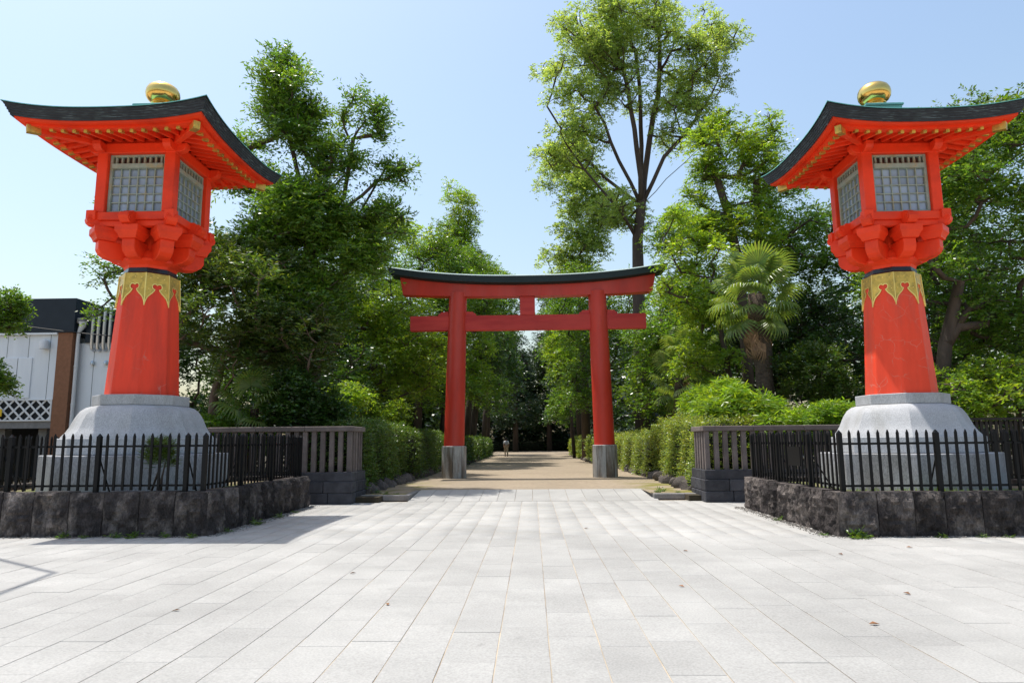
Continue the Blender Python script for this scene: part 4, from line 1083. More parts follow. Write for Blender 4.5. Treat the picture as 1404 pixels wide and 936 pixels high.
tree('slender_tree', 'sparse young tree showing beside the pillar of the lantern by the white building', [(-11.3, 19.6, 0, .09), (-11.3, 19.6, 3, .08), (-11.5, 19.6, 5.5, .05)],
     [(-12.5, 19.6, 5.5, 0.6, 0.9, 0.6, 4, 0.3), (-12.6, 19.6, 6.6, 0.7, 0.9, 0.6, 5, 0.32), (-12.7, 19.6, 8.7, 0.6, 0.8, 0.6, 4, 0.3), (-11.9, 19.6, 7.4, 0.6, 0.8, 1.2, 5, 0.32)], 'mid', group=WOOD, ntw=20, nl=10, ln=0.11, wd=0.045, tl=0.5, twigs=4, tip=0.012)
tree('round_tree', 'small dense round tree with glossy leaves in front of the navy parapet', [(-15.3, 18.4, 0, .12), (-15.3, 18.4, 2.6, .10), (-15.2, 18.4, 4.0, .07)],
     [(-15.0, 18.4, 5.05, 0.85, 0.9, 0.85, 14, 0.36), (-15.0, 18.4, 3.35, 0.6, 0.7, 0.65, 8, 0.32)], 'mid', group=WOOD, ntw=80, nl=8, ln=0.085, wd=0.045, tl=0.22, droop=0.1)
tree('broadleaf_tree', 'yellow green leafy tree over the shaded hedge beside the torii', [(-7.4, 31, 0, .22), (-7.3, 31, 3, .18), (-7.2, 31, 6, .13)],
     [(-7.2, 31, 7.5, 2.5, 2.4, 3.0, 30, 0.9), (-5.6, 30.2, 5.0, 2.2, 2.0, 2.4, 26, 0.8), (-6.6, 30.6, 10.6, 2.0, 2.0, 2.2, 16, 0.8), (-7.8, 30, 3.4, 1.6, 1.6, 1.6, 14, 0.7)],
     'fresh', group=WOOD, ntw=54, nl=10, ln=0.15, wd=0.06, tl=0.6, droop=0.45)
tree('broadleaf_tree', 'dense dark tree in the gap between the evergreen and the hedge', [(-10.2, 29, 0, .25), (-10.1, 29, 3, .2), (-10, 29, 6, .14)],
     [(-10.0, 29, 6.2, 3.3, 2.4, 4.2, 44, 1.0), (-11.6, 27.6, 3.2, 2.2, 2.0, 2.4, 22, 0.9), (-7.6, 27.4, 3.2, 2.0, 1.6, 2.4, 20, 0.8)], 'dark', group=WOOD, ntw=44, nl=9, ln=0.15, wd=0.065, tl=0.5)
tree('broadleaf_tree', 'dark bushy tree in the gap between the white building and the evergreen', [(-13.4, 24.5, 0, .14), (-13.4, 24.5, 1.6, .12), (-13.3, 24.5, 3.2, .09)],
     [(-13.2, 24.5, 2.2, 1.7, 1.4, 1.9, 22, 0.7), (-12.8, 24.5, 5.0, 1.5, 1.4, 2.0, 20, 0.7)], 'dark', group=WOOD, ntw=50, nl=9, ln=0.14, wd=0.06, tl=0.45)
tree('avenue_tree', 'rounded bright tree just beyond the torii roof end', [(-6.4, 38, 0, .26), (-6.3, 38, 4, .22), (-6.2, 38, 8, .16)],
     [(-5.3, 38, 10.3, 2.5, 2.4, 4.4, 38, 1.0), (-5.6, 38, 5.4, 2.0, 2.2, 3.2, 26, 0.9)], 'mid', group=WOOD, ntw=62, nl=9, ln=0.15, wd=0.06, tl=0.5)
tree('avenue_tree', 'tall pointed green tree lining the path, on the side of the walking person', [(-5.4, 46, 0, .30), (-5.3, 46, 5, .26), (-5.1, 46, 12, .18)],
     [(-5.0, 46, 12.0, 2.3, 2.4, 4.6, 36, 1.1), (-5.0, 46, 17.4, 1.5, 1.6, 2.8, 20, 0.8), (-5.6, 46, 15.0, 2.0, 2.0, 2.2, 16, 0.9), (-4.6, 46, 6.5, 2.3, 2.4, 3.6, 30, 1.1)], 'fresh', group=WOOD, ntw=54, nl=9, ln=0.17, wd=0.07, tl=0.55)
tree('avenue_tree', 'dark leaning avenue tree arching over the path behind the walking person', [(-5.2, 58, 0, .32), (-4.8, 58, 4, .28), (-4.0, 58, 9, .2)],
     [(-3.6, 58, 12.6, 2.5, 2.8, 5.6, 40, 1.2), (-3.8, 58, 6.2, 2.0, 2.6, 3.2, 22, 1.1)], 'mid', group=WOOD, ntw=56, nl=8, ln=0.20, wd=0.085, tl=0.6)
tree('avenue_tree', 'dark avenue tree low over the path, farthest on the hedge side of the person', [(-4.8, 72, 0, .32), (-4.6, 72, 5, .26), (-4.2, 72, 9, .2)],
     [(-3.6, 72, 9, 2.7, 3.0, 7.5, 44, 1.3)], 'dark', group=WOOD, ntw=50, nl=8, ln=0.24, wd=0.10, tl=0.7)
tree('broadleaf_tree', 'broad green tree rising behind the lopped tree sprays', [(-11, 44, 0, .35), (-11, 44, 6, .28), (-10.8, 44, 9, .2)],
     [(-9.6, 44, 10.5, 3.6, 3.0, 5.2, 44, 1.3), (-12.5, 42, 6, 4.0, 3.0, 4.5, 36, 1.3), (-8, 42, 5, 2.5, 2.5, 4, 20, 1.1)], 'mid', group=WOOD, ntw=32, nl=9, ln=0.19, wd=0.08, tl=0.6)
tree('avenue_tree', 'leafy avenue tree overhanging the path between the torii and the pointed tree', [(-5.6, 41.5, 0, .26), (-5.2, 41.5, 4, .22), (-4.4, 41.5, 8, .15)],
     [(-3.7, 41.5, 10.6, 1.9, 2.2, 3.8, 26, 0.9), (-4.6, 41.5, 5.0, 1.3, 2.0, 1.8, 10, 0.8)], 'mid', group=WOOD, ntw=50, nl=9, ln=0.16, wd=0.065, tl=0.55)
tree('avenue_tree', 'dark avenue tree overhanging the path beside the long hedge of the walking person', [(-5.0, 52, 0, .28), (-4.8, 52, 4, .24), (-4.2, 52, 9, .16)],
     [(-3.4, 52, 9.5, 1.9, 2.4, 4.4, 26, 1.0)], 'dark', group=WOOD, ntw=52, nl=9, ln=0.18, wd=0.075, tl=0.55)
tree('avenue_tree', 'dark avenue tree leaning over the far stretch of the sandy path', [(-4.6, 65, 0, .28), (-4.4, 65, 4, .24), (-3.6, 65, 9, .16)],
     [(-2.8, 65, 9.0, 2.1, 2.6, 5.0, 26, 1.1)], 'dark', group=WOOD, ntw=50, nl=8, ln=0.22, wd=0.09, tl=0.6)
# --- right of the path
tree('camphor_tree', 'towering pale green camphor tree with spreading bare limbs behind the torii', [(6.4, 40, 0, .46), (6.4, 40, 6, .40), (6.45, 40, 10.5, .36), (6.5, 40, 13.5, .32), (6.8, 40, 15.6, .28)],
     [(3.2, 40, 24.5, 3.2, 3.0, 4.6, 44, 0.95), (6.5, 40, 27.5, 3.4, 3.0, 3.6, 40, 0.95), (10.6, 40, 25.0, 2.8, 2.6, 4.6, 32, 0.9), (9.6, 40, 20.6, 3.2, 2.8, 2.0, 20, 0.75), (3.0, 40, 18.8, 2.6, 2.5, 2.4, 22, 0.85), (5.4, 39.5, 15.2, 2.4, 2.2, 1.8, 16, 0.75), (6.6, 40, 22.5, 2.6, 2.4, 2.0, 12, 0.7)],
     'camphor', group=WOOD, ntw=48, nl=10, ln=0.17, wd=0.075, tl=0.55, droop=0.3, twigs=3, tip=0.024, lift=0.6, sq=0.7,
     limbs=[(4, [(5.6, 40, 18.5), (4.2, 40, 22.0), (3.0, 40, 25.5)]), (4, [(4.9, 40.6, 17.6), (2.6, 40.8, 20.2), (1.2, 40.8, 22.5)]), (4, [(6.6, 39.6, 19), (6.2, 39.6, 23), (5.2, 39.6, 27)]), (4, [(7.4, 40.4, 19), (8.2, 40.4, 23), (8.4, 40.4, 27.5)]),
            (4, [(8.2, 39.6, 18.5), (10.4, 39.4, 21), (12.2, 39.4, 24.2)]), (4, [(8.6, 40.8, 17.6), (11.0, 41, 19.8)]), (3, [(5.4, 39.4, 15.2), (3.4, 39.2, 17.6), (2.4, 39.2, 19.0)]), (4, [(7.0, 41, 18.6), (7.2, 41.4, 22.6), (6.9, 41.4, 28)])])
tree('camphor_tree', 'smaller camphor tree with rounded tufts standing in front of the avenue gap', [(3.9, 50, 0, .34), (3.9, 50, 7, .28), (3.7, 50, 13, .2)],
     [(3.0, 50, 21, 2.6, 2.4, 4.8, 32, 1.0), (3.4, 50, 15.0, 2.9, 2.4, 3.4, 30, 1.0), (5.2, 50, 18, 1.9, 2.0, 2.8, 14, 0.9)], 'camphor', group=WOOD, ntw=60, nl=9, ln=0.19, wd=0.085, tl=0.55, sq=0.75)
tree('lopped_tree', 'fresh green tree with two lopped stems above the fan palm', [(8.6, 27, 0, .24), (8.5, 27, 5, .22), (8.4, 27, 8.5, .20), (8.1, 27, 10.6, .17), (7.7, 27, 12.2, .15)],
     [(8.0, 27, 13.2, 1.6, 1.6, 2.2, 20, 0.5), (9.6, 27, 13.4, 1.0, 1.2, 1.8, 11, 0.42), (6.6, 26.6, 10.6, 1.3, 1.2, 1.5, 9, 0.55), (8.4, 26.6, 9.8, 1.9, 1.6, 1.4, 14, 0.6), (9.8, 27, 11, .8, .9, 1.2, 4, 0.5)], 'fresh', group=WOOD, ntw=34, nl=13, ln=0.165, wd=0.052, tl=0.85, droop=0.45, twigs=5, upb=0.5, shell=0.2, sq=0.95)
tree('leaning_tree', 'light tree reaching sprays in front of the torii roof end', [(7.3, 24.6, 0, .15), (7.2, 24.6, 3, .12), (6.8, 24.6, 6, .09)],
     [(5.9, 24.4, 8.6, 1.5, 1.3, 1.7, 14, 0.5), (5.15, 24.2, 6.9, 0.85, 0.9, 0.5, 7, 0.28), (6.6, 24.6, 6.4, 1.3, 1.2, 1.2, 12, 0.5), (6.3, 24.6, 4.6, 1.3, 1.1, 1.2, 10, 0.5)], 'fresh', group=WOOD, ntw=38, nl=10, ln=0.14, wd=0.05, tl=0.5, droop=0.55, twigs=4)
tree('slim_tree', 'bare grey trunk rising beside the curled roof corner of the crazed lantern', [(9.55, 27.6, 0, .19), (9.5, 27.6, 5, .18), (9.5, 27.6, 9.0, .17), (9.5, 27.6, 12.2, .14)],
     [(10.6, 28.5, 12.4, 2.0, 2.0, 1.6, 14, 0.8), (11.6, 28.5, 9.6, 2.4, 2.0, 2.4, 22, 0.9)], 'mid', group=WOOD, ntw=52, nl=9, ln=0.16, wd=0.06, tl=0.55)
tree('avenue_tree', 'pale leafy avenue tree behind the torii leg by the sunny hedge', [(4.9, 46, 0, .3), (4.8, 46, 5, .25), (4.5, 46, 9, .18)],
     [(3.6, 46, 9.5, 2.7, 2.6, 5.0, 38, 1.1), (3.3, 46, 4.8, 1.6, 2.2, 2.8, 18, 0.9), (6.5, 44, 8, 2.5, 2.5, 5, 26, 1.1)], 'mid', group=WOOD, ntw=50, nl=9, ln=0.17, wd=0.07, tl=0.55)
tree('avenue_tree', 'bright lime green young tree lit by sun, beside the path deep in the avenue', [(3.4, 56, 0, .14), (3.2, 56, 4, .12), (2.9, 56, 7, .08)],
     [(2.4, 56, 8.2, 1.3, 1.6, 3.4, 18, 0.8)], 'fresh', group=WOOD, ntw=44, nl=9, ln=0.20, wd=0.08, tl=0.6)
tree('avenue_tree', 'dark avenue tree deep behind the torii, opposite the walking person', [(4.4, 62, 0, .32), (4.2, 62, 5, .26), (3.8, 62, 9, .2)],
     [(3.3, 62, 10.5, 2.6, 3.0, 6.4, 40, 1.25), (3.2, 64, 4.5, 2.0, 2.5, 3, 14, 1.1)], 'mid', group=WOOD, ntw=54, nl=8, ln=0.21, wd=0.09, tl=0.6)
tree('avenue_tree', 'dark avenue tree near the end of the path on the sunny hedge side', [(4.6, 76, 0, .32), (4.4, 76, 5, .26), (4.0, 76, 9, .2)],
     [(3.8, 76, 9, 2.8, 3.0, 7.5, 42, 1.3)], 'dark', group=WOOD, ntw=50, nl=8, ln=0.25, wd=0.10, tl=0.7)
# --- end of the path
for i, (x, y, h, lab) in enumerate(((-2.2, 92, 21, 'dark conifer closing the end of the avenue, behind the walking person'), (2.4, 96, 23, 'tall dark conifer with reddish trunk at the end of the sandy path'), (-6.5, 98, 20, 'dark conifer behind the avenue trees at the end of the path'), (6.8, 94, 20, 'dark conifer at the avenue end, past the sunny hedge'))):
    tree('conifer_tree', lab, [(x, y, 0, .40), (x, y, 7, .32), (x, y, 14, .2), (x, y, h - 2, .08)],
         [(x, y, h - 3, 1.5, 1.5, 3.2, 10, 1.0), (x, y, h - 9, 2.7, 2.7, 4.6, 26, 1.3), (x, y, 5.5, 3.4, 3.0, 3.6, 22, 1.4)], 'conifer', group=WOOD, ntw=40, nl=8, ln=0.30, wd=0.11, tl=0.8, droop=0.6)
hedge('hedge', 'low dark shrubs across the far end of the sandy path', -9, 9, 97, 99, ZB, 1.7, 'conifer', 1500, ln=0.16, wd=0.08, group=HG, rough=0.4)
# --- wood behind the palm and the right lantern
tree('broadleaf_tree', 'deep green tree filling the shade behind the fan palm', [(11.2, 31, 0, .28), (11.2, 31, 4, .24), (11.4, 31, 7, .18)],
     [(10.8, 31, 7.4, 3.4, 2.6, 4.0, 46, 1.05), (9.2, 31, 4.6, 2.8, 2.2, 3.0, 30, 0.95), (13.4, 31, 5.0, 3.0, 2.4, 3.6, 34, 1.0)], 'dark', group=WOOD, ntw=46, nl=9, ln=0.16, wd=0.065, tl=0.55)
tree('broadleaf_tree', 'mid green tree between the torii leg and the fan palm, in shade', [(6.6, 32, 0, .24), (6.5, 32, 3, .2), (6.4, 32, 6, .14)],
     [(6.6, 32, 6.2, 2.2, 2.0, 3.2, 28, 0.95), (5.4, 31, 3.6, 1.5, 1.6, 1.8, 14, 0.7), (8.2, 33, 8.2, 2.0, 2.0, 2.4, 20, 0.9), (7.6, 34, 11.6, 1.6, 1.6, 1.8, 12, 0.85)], 'mid', group=WOOD, ntw=56, nl=9, ln=0.15, wd=0.06, tl=0.55)
tree('leaning_tree', 'large tree with dark leaning trunk behind the lantern with crazed paint', [(12.0, 20.6, 0, .26), (12.05, 20.6, 2.6, .22), (12.4, 20.6, 4.3, .19), (13.0, 20.6, 6.2, .15)],
     [(14.2, 20.8, 9.6, 2.6, 2.6, 2.6, 40, 0.85), (12.0, 21.2, 7.2, 2.0, 2.2, 2.2, 26, 0.75), (15.6, 21.0, 6.4, 2.6, 2.6, 3.0, 36, 0.85), (13.6, 21.6, 5.2, 2.0, 2.0, 1.4, 14, 0.65)], 'mid', group=WOOD, ntw=58, nl=10, ln=0.125, wd=0.055, tl=0.48)
tree('broadleaf_tree', 'leafy undergrowth tree behind the dark slat fence', [(13.4, 19.4, 0, .10), (13.4, 19.4, 1.2, .09), (13.5, 19.4, 2.4, .06)],
     [(13.2, 19.6, 2.7, 2.4, 1.4, 1.2, 22, 0.55), (15.6, 19.6, 3.4, 1.8, 1.4, 1.5, 16, 0.6), (11.0, 20.0, 3.4, 1.0, 1.1, 1.3, 8, 0.55)], 'fresh', group=WOOD, ntw=55, nl=9, ln=0.12, wd=0.05, tl=0.4)
tree('broadleaf_tree', 'dark tree mass behind the leaning trunk', [(16, 27, 0, .3), (16, 27, 4, .24), (16, 27, 7, .18)],
     [(15.6, 27, 6.6, 4.0, 2.6, 5.2, 54, 1.1), (19.5, 27, 7.5, 3.6, 2.6, 5.0, 36, 1.1), (13.0, 27, 3.4, 2.0, 2.0, 3.0, 18, 0.9)], 'dark', group=WOOD, ntw=42, nl=9, ln=0.17, wd=0.07, tl=0.55)
tree('feathery_tree', 'tall feathery tree top showing behind the gilt roof of the crazed lantern', [(17.5, 33, 0, .3), (17.4, 33, 6, .25), (17.0, 33, 11, .18)],
     [(16.8, 33, 14.6, 2.2, 2.0, 2.6, 14, 0.7), (21, 33, 15.5, 2.6, 2.4, 3.4, 24, 0.9), (20, 33, 10.5, 3, 2.4, 3.4, 24, 1.0)], 'mid', group=WOOD, ntw=44, nl=10, ln=0.17, wd=0.06, tl=0.65, twigs=4)

# far wood: one mass behind the single trees
fw = MB()
lob = []
for k in range(230):
    s = 1 if k % 2 else -1
    y = rng.uniform(36, 92)
    x = s * rng.uniform(7.6, 15)
    lob.append((x, y, rng.uniform(0.5, 8.5) if rng.random() < 0.75 else rng.uniform(5, 11), rng.uniform(1.5, 2.4)))
for k in range(60): lob.append((rng.uniform(13, 32), rng.uniform(30, 44), rng.uniform(0.3, 4.5) if k % 3 else rng.uniform(4, 9), rng.uniform(1.6, 2.4)))
for k in range(24): lob.append((rng.uniform(-17, -9), rng.uniform(34, 44), rng.uniform(0.3, 6), rng.uniform(1.5, 2.3)))
for k in range(60): lob.append((rng.uniform(-4.5, 5), rng.uniform(101, 108), rng.uniform(1.5, 14), rng.uniform(1.6, 2.4)))
for k in range(230): lob.append((rng.uniform(-20, 20), rng.uniform(98, 112), 0.3 + 17 * rng.random() ** 1.3, rng.uniform(1.8, 2.8)))
o = foliage('far_wood', np.array(lob), LM['conifer'], None, 36, 7, 0.52, 0.27, 0.8); stuff(o)

# ================================================================== SHRUBS
def shrub(name, label, blobs, leafm, loc, cat='shrub', group=None, stems=7, stem_h=0.8, stem_r=0.02, **k):
    t = thing(name, label, cat, loc, 0, group)
    lb = sublobes([(a - loc[0], b - loc[1], c - loc[2], *rest) for a, b, c, *rest in blobs])
    mb = MB()
    for i in range(stems):
        j = lb[rng.integers(len(lb))]; a = random.uniform(0, 6.28); r0 = random.uniform(.02, .25)
        mb.tube([(r0 * math.cos(a), r0 * math.sin(a), 0), (j[0] * .45, j[1] * .45, j[2] * .55), (j[0], j[1], j[2])], [stem_r * 1.3, stem_r, stem_r * .5], 5)
    mb.build('stem', MT['bark'], t, smooth=True, fix=False)
    foliage('foliage', lb, LM[leafm], t, **k)
    return t
shrub('bamboo_grass', 'bright bamboo grass thicket rising above the sunny hedge', [(5.8, 20.8, 2.6, 0.9, 1.2, 0.9, 14, 0.42), (6.5, 20.2, 2.3, 0.8, 1.0, 0.8, 12, 0.42), (6.0, 23.2, 2.8, 0.8, 1.6, 1.0, 14, 0.45)], 'bamboo', (6.3, 20.8, ZB), ntw=64, nl=10, ln=0.20, wd=0.032, tl=0.6, droop=0.6, upb=0.7, flat=0.4)
shrub('bamboo_grass', 'deep green bamboo grass bank between the fan palm and the balustrade', [(7.2, 19.2, 1.75, 1.7, 0.9, 0.75, 22, 0.45), (8.8, 19.2, 1.95, 1.3, 0.9, 0.75, 16, 0.45), (9.9, 19.3, 1.95, 1.0, 0.9, 0.8, 10, 0.45)], 'bamboo', (8.0, 19.2, ZB), ntw=64, nl=10, ln=0.19, wd=0.032, tl=0.55, droop=0.6, upb=0.6, flat=0.4)
shrub('round_shrub', 'rounded yellow green shrub between the fan palm and the crazed lantern', [(8.75, 21.2, 3.3, 1.15, 1.1, 1.2, 24, 0.5)], 'olive', (8.75, 21.2, ZB), ntw=70, nl=8, ln=0.10, wd=0.045, tl=0.3, droop=0.1, upb=0.5)
shrub('camellia_shrub', 'glossy dark shrub behind the balustrade of the shaded side', [(-6.8, 19.6, 2.7, 1.15, 0.9, 1.15, 24, 0.45), (-5.9, 19.8, 2.3, 0.7, 0.7, 0.7, 10, 0.4)], 'dark', (-6.8, 19.6, ZB), ntw=64, nl=8, ln=0.10, wd=0.055, tl=0.3, droop=0.2)
shrub('broadleaf_shrub', 'low leafy shrub at the foot of the evergreen trunk', [(-10.0, 19.4, 1.7, 1.5, 0.8, 0.9, 18, 0.45), (-8.4, 19.4, 1.9, 0.9, 0.8, 0.9, 12, 0.45)], 'mid', (-9.4, 19.4, ZB), ntw=56, nl=8, ln=0.11, wd=0.05, tl=0.3)
shrub('broadleaf_shrub', 'loose sunlit shrub between the hedge and the torii leg', [(-5.9, 27.6, 2.6, 1.0, 1.2, 0.9, 14, 0.45), (-6.8, 24.6, 2.9, 1.0, 1.2, 1.1, 12, 0.5)], 'fresh', (-6.1, 27, ZB), ntw=44, nl=9, ln=0.12, wd=0.045, tl=0.45, droop=0.5)
shrub('pine_shrub', 'small pine shrub growing inside the picket fence of the lantern by the white building', [(-6.75, 12.45, 1.36, 0.22, 0.18, 0.36, 9, 0.2)], 'pine', (-6.75, 12.4, 0.64), stems=4, stem_r=0.018, ntw=34, nl=12, ln=0.13, wd=0.009, tl=0.16, droop=0.05, upb=0.9, flat=0.2)

# ================================================================== PALMS
def frond_mesh(seed, n=26, fanr=0.62, pet=0.75):
    r_ = random.Random(seed); V = []; Fq = []; 
    def quad(a, b, c, d):
        i = len(V); V.extend([a, b, c, d]); Fq.append((i, i + 1, i + 2, i + 3))
    # petiole along +x then a fan of folded leaflets
    steps = 5
    pp = [Vector((pet * k / steps, 0, -0.10 * (k / steps) ** 2)) for k in range(steps + 1)]
    for a, b in zip(pp[:-1], pp[1:]):
        quad(a + Vector((0, .012, 0)), a - Vector((0, .012, 0)), b - Vector((0, .009, 0)), b + Vector((0, .009, 0)))
        quad(a + Vector((0, 0, .01)), a - Vector((0, 0, .012)), b - Vector((0, 0, .01)), b + Vector((0, 0, .009)))
    o = pp[-1]
    for k in range(n):
        a = R(-125 + 250 * (k + 0.5) / n)
        L_ = fanr * (1 - 0.22 * abs(a / R(125)) ** 2) * r_.uniform(.92, 1.05)
        d = Vector((math.cos(a), math.sin(a), 0)); s = Vector((-math.sin(a), math.cos(a), 0))
        lift = 0.10 * math.cos(a) - 0.02
        w = fanr * R(250) / n * 0.5 * 0.62
        base, mid, tip = o, o + d * L_ * 0.55 + Vector((0, 0, lift * 0.4)), o + d * L_ * 0.86 + Vector((0, 0, lift * 0.3 - 0.06 - 0.05 * abs(a)))
        end = o + d * L_ + Vector((0, 0, -0.18 - 0.05 * abs(a) - r_.uniform(0, .05)))
        up = Vector((0, 0, 0.022))
        for sg in (-1, 1):
            quad(base, base + s * sg * 0.002, mid + s * sg * w + up, mid)
            quad(mid, mid + s * sg * w + up, tip + s * sg * w * 0.6 + up * .5, tip)
            quad(tip, tip + s * sg * w * 0.6 + up * .5, end + s * sg * 0.002, end)
    return np.array([tuple(v) for v in V]), np.array(Fq)
fr_m, dead_m = [], []
for k in range(4):
    V, Fq = frond_mesh(k); fr_m.append(np_mesh('frond', V, Fq, LM['palm'], np.clip(rng.normal(.5, .15, len(Fq)), 0, 1)))
    V, Fq = frond_mesh(k + 9, n=16, fanr=0.45, pet=0.6); V[:, 1] *= 0.32; V[:, 1] *= 1.3; V *= 1.25; dead_m.append(np_mesh('dead_frond', V, Fq, MT['dead_leaf']))
def palm(label, x, y, z, lean, nf, sc, dead=10, r0=0.30, r1=0.22):
    t = thing('fan_palm', label, 'palm tree', (x, y, 0), 0, 'fan palms under the trees')
    rings = []; n = 12
    for j in range(14):
        u = j / 13; r = (r0 + (r1 - r0) * u) * (1 + 0.10 * (j % 2)) * (1.0 + 0.5 * (1 - u) ** 6)
        if u > 0.55: r *= 1 + 0.30 * math.sin((u - 0.55) / 0.45 * PI)
        rings.append([(lean * u * u + r * math.cos(2 * PI * i / n + j) * (1 + .08 * random.uniform(-1, 1)), r * math.sin(2 * PI * i / n + j) * (1 + .08 * random.uniform(-1, 1)), z * u + 0.02 * random.uniform(-1, 1)) for i in range(n)])
    # keep the rings aligned so the trunk does not twist
    rings = [sorted(rg, key=lambda p: math.atan2(p[1], p[0] - lean * (k / 13) ** 2)) for k, rg in enumerate(rings)]
    tr = MB().rings(rings).build('trunk', MT['palm_trunk'], t, smooth=True, fix=False)
    top = Vector((lean, 0, z))
    for k in range(nf):
        el = R(82) - R(128) * (k / nf) ** 0.9 + random.uniform(-.12, .12)
        az = k * 2.39996 + random.uniform(-.25, .25)
        o = link('frond', fr_m[k % 4], t, top + Vector((0, 0, 0.12 - 0.38 * k / nf)))
        o.rotation_mode = 'ZYX'
        o.rotation_mode = 'QUATERNION'
        q = Matrix.Rotation(az, 3, 'Z') @ Matrix.Rotation(-el, 3, 'Y') @ Matrix.Rotation(random.uniform(-.5, .5), 3, 'X')
        o.rotation_quaternion = q.to_quaternion(); s_ = sc * random.uniform(.88, 1.12); o.scale = (s_, s_, s_)
    for k in range(dead):
        az = k * 2.39996; el = R(-70 - random.uniform(0, 14))
        o = link('dead_frond', dead_m[k % 4], t, top + Vector((0.16 * math.cos(az), 0.16 * math.sin(az), -0.25 - random.uniform(0, .55))))
        o.rotation_mode = 'QUATERNION'; o.rotation_quaternion = (Matrix.Rotation(az, 3, 'Z') @ Matrix.Rotation(-el, 3, 'Y')).to_quaternion(); o.scale = (sc * .95,) * 3
    return t
palm('shaggy fan palm rising above the bamboo grass', 7.35, 21.5, 6.1, -0.22, 27, 1.12, 24, 0.27, 0.20)
palm('low dark fan palm in the shade behind the sunny hedge', 5.6, 26.5, 3.9, 0.1, 20, 1.0, 4, 0.16, 0.13)
palm('slim fan palm in shade below the lopped tree', 6.7, 28.5, 5.0, -0.1, 18, 1.0, 4, 0.15, 0.12)
palm('small dark fan palm behind the balustrade beside the glossy shrub', -8.1, 19.7, 2.55, 0.05, 14, 0.95, 3, 0.13, 0.11)

# ================================================================== WEEDS, GRAVEL, FALLEN LEAVES
def weed(x, y, z, h, lab, grp, n=14):
    t = thing('weed', lab, 'weed', (x, y, z), 0, grp)
    d = unit(rand_dirs(n, 0.25)); P = np.zeros((n, 3)) + rng.normal(0, .02, (n, 3)) * [1, 1, 0]
    V, Fq = twig_leaves(P, d, rng.uniform(.5, 1.0, n) * h, 5, h * 0.42, h * 0.13, 0.3)
    o = link('leaves', np_mesh('leaves', V, Fq, LM['weed'], rng.random(len(Fq))), t)
for x, y, h in ((-7.9, 11.62, .16), (-7.55, 11.6, .11), (-7.05, 11.62, .17), (-6.72, 11.62, .18), (-6.2, 11.62, .15), (-9.8, 11.6, .10), (-5.72, 11.6, .14), (-5.42, 12.3, .13), (-5.36, 13.4, .2), (-5.36, 14.6, .15), (-5.38, 15.6, .12)):
    weed(x, y, 0, h, 'small weed at the foot of the plinth by the white building', 'weeds along the shaded plinth')
for x, y, h in ((5.1, 11.2, .22), (5.2, 11.17, .14), (6.4, 11.2, .12), (7.0, 11.2, .10), (7.4, 11.18, .09), (8.0, 11.2, .1), (4.72, 11.5, .10), (4.7, 13.6, .12), (5.02, 11.16, .2)):
    weed(x, y, 0, h, 'small weed at the foot of the plinth by the fan palm', 'weeds along the sunny plinth')
for x, y, h in ((-4.3, 19.3, .16), (-4.0, 18.9, .12), (3.5, 19.2, .2), (3.35, 18.9, .14), (-3.7, 18.85, .08), (3.9, 18.85, .1)):
    weed(x, y, ZB + .03, h, 'small weed growing behind the kerb stone at the path mouth', 'weeds at the kerbs')
# grass on the sunny plinth
n = 1500
P = np.stack([rng.uniform(5.2, 9.8, n), rng.uniform(11.62, 12.4, n), np.full(n, 0.58)], 1); D = unit(rng.normal(0, .4, (n, 3)) + [0, 0, 1.0])
V, Fq = leaf_quads(P, D, unit(rng.normal(0, 1, (n, 3))), rng.uniform(.05, .16, n), np.full(n, .012))
stuff(link('grass', np_mesh('grass', V, Fq, LM['fresh'], rng.random(n)), None))
# gravel along the foot of the plinths
def gravel(segs):
    V, Fq, A = [], [], []
    ico = [(0, 0, 1), (.9, 0, .2), (.25, .85, .2), (-.75, .5, .2), (-.75, -.5, .2), (.25, -.85, .2), (0, 0, -.6)]
    tri = [(0, 1, 2), (0, 2, 3), (0, 3, 4), (0, 4, 5), (0, 5, 1), (6, 2, 1), (6, 3, 2), (6, 4, 3), (6, 5, 4), (6, 1, 5)]
    for x0, y0, x1, y1, w, n in segs:
        for _ in range(n):
            u = random.random(); q = abs(random.gauss(0, .5)) * w
            dx, dy = x1 - x0, y1 - y0; l = math.hypot(dx, dy)
            cx, cy = x0 + dx * u + dy / l * q, y0 + dy * u - dx / l * q
            s_ = random.uniform(.006, .02); b = len(V); a = random.uniform(0, 6); c = random.random()
            for p in ico: V.append((cx + s_ * (p[0] * math.cos(a) - p[1] * math.sin(a)), cy + s_ * (p[0] * math.sin(a) + p[1] * math.cos(a)), s_ * .5 + s_ * .7 * p[2]))
            for f in tri: Fq.append([b + i for i in f]); A.append(c)
    return np_mesh('gravel', np.array(V), np.array(Fq), MT['gravel'], np.array(A))
stuff(link('gravel', gravel([(-11, 11.72, -5.6, 11.72, .12, 700), (-5.5, 11.7, -5.5, 17.2, .22, 900), (4.82, 16.3, 4.82, 11.3, .22, 900), (4.8, 11.27, 10, 11.27, .1, 500)]), None))
fl = MB().add([(0, 0, 0.004), (.045, .02, .016), (.09, 0, .008), (.045, -.02, .02)], [(0, 1, 2, 3)])
MT['fallen'] = mat('fallen brown leaf', (0.22, 0.10, 0.04), 0.8, var=0.2, obj_var=0.4)
flm = fl.mesh('fallen_leaf', MT['fallen'], fix=False)
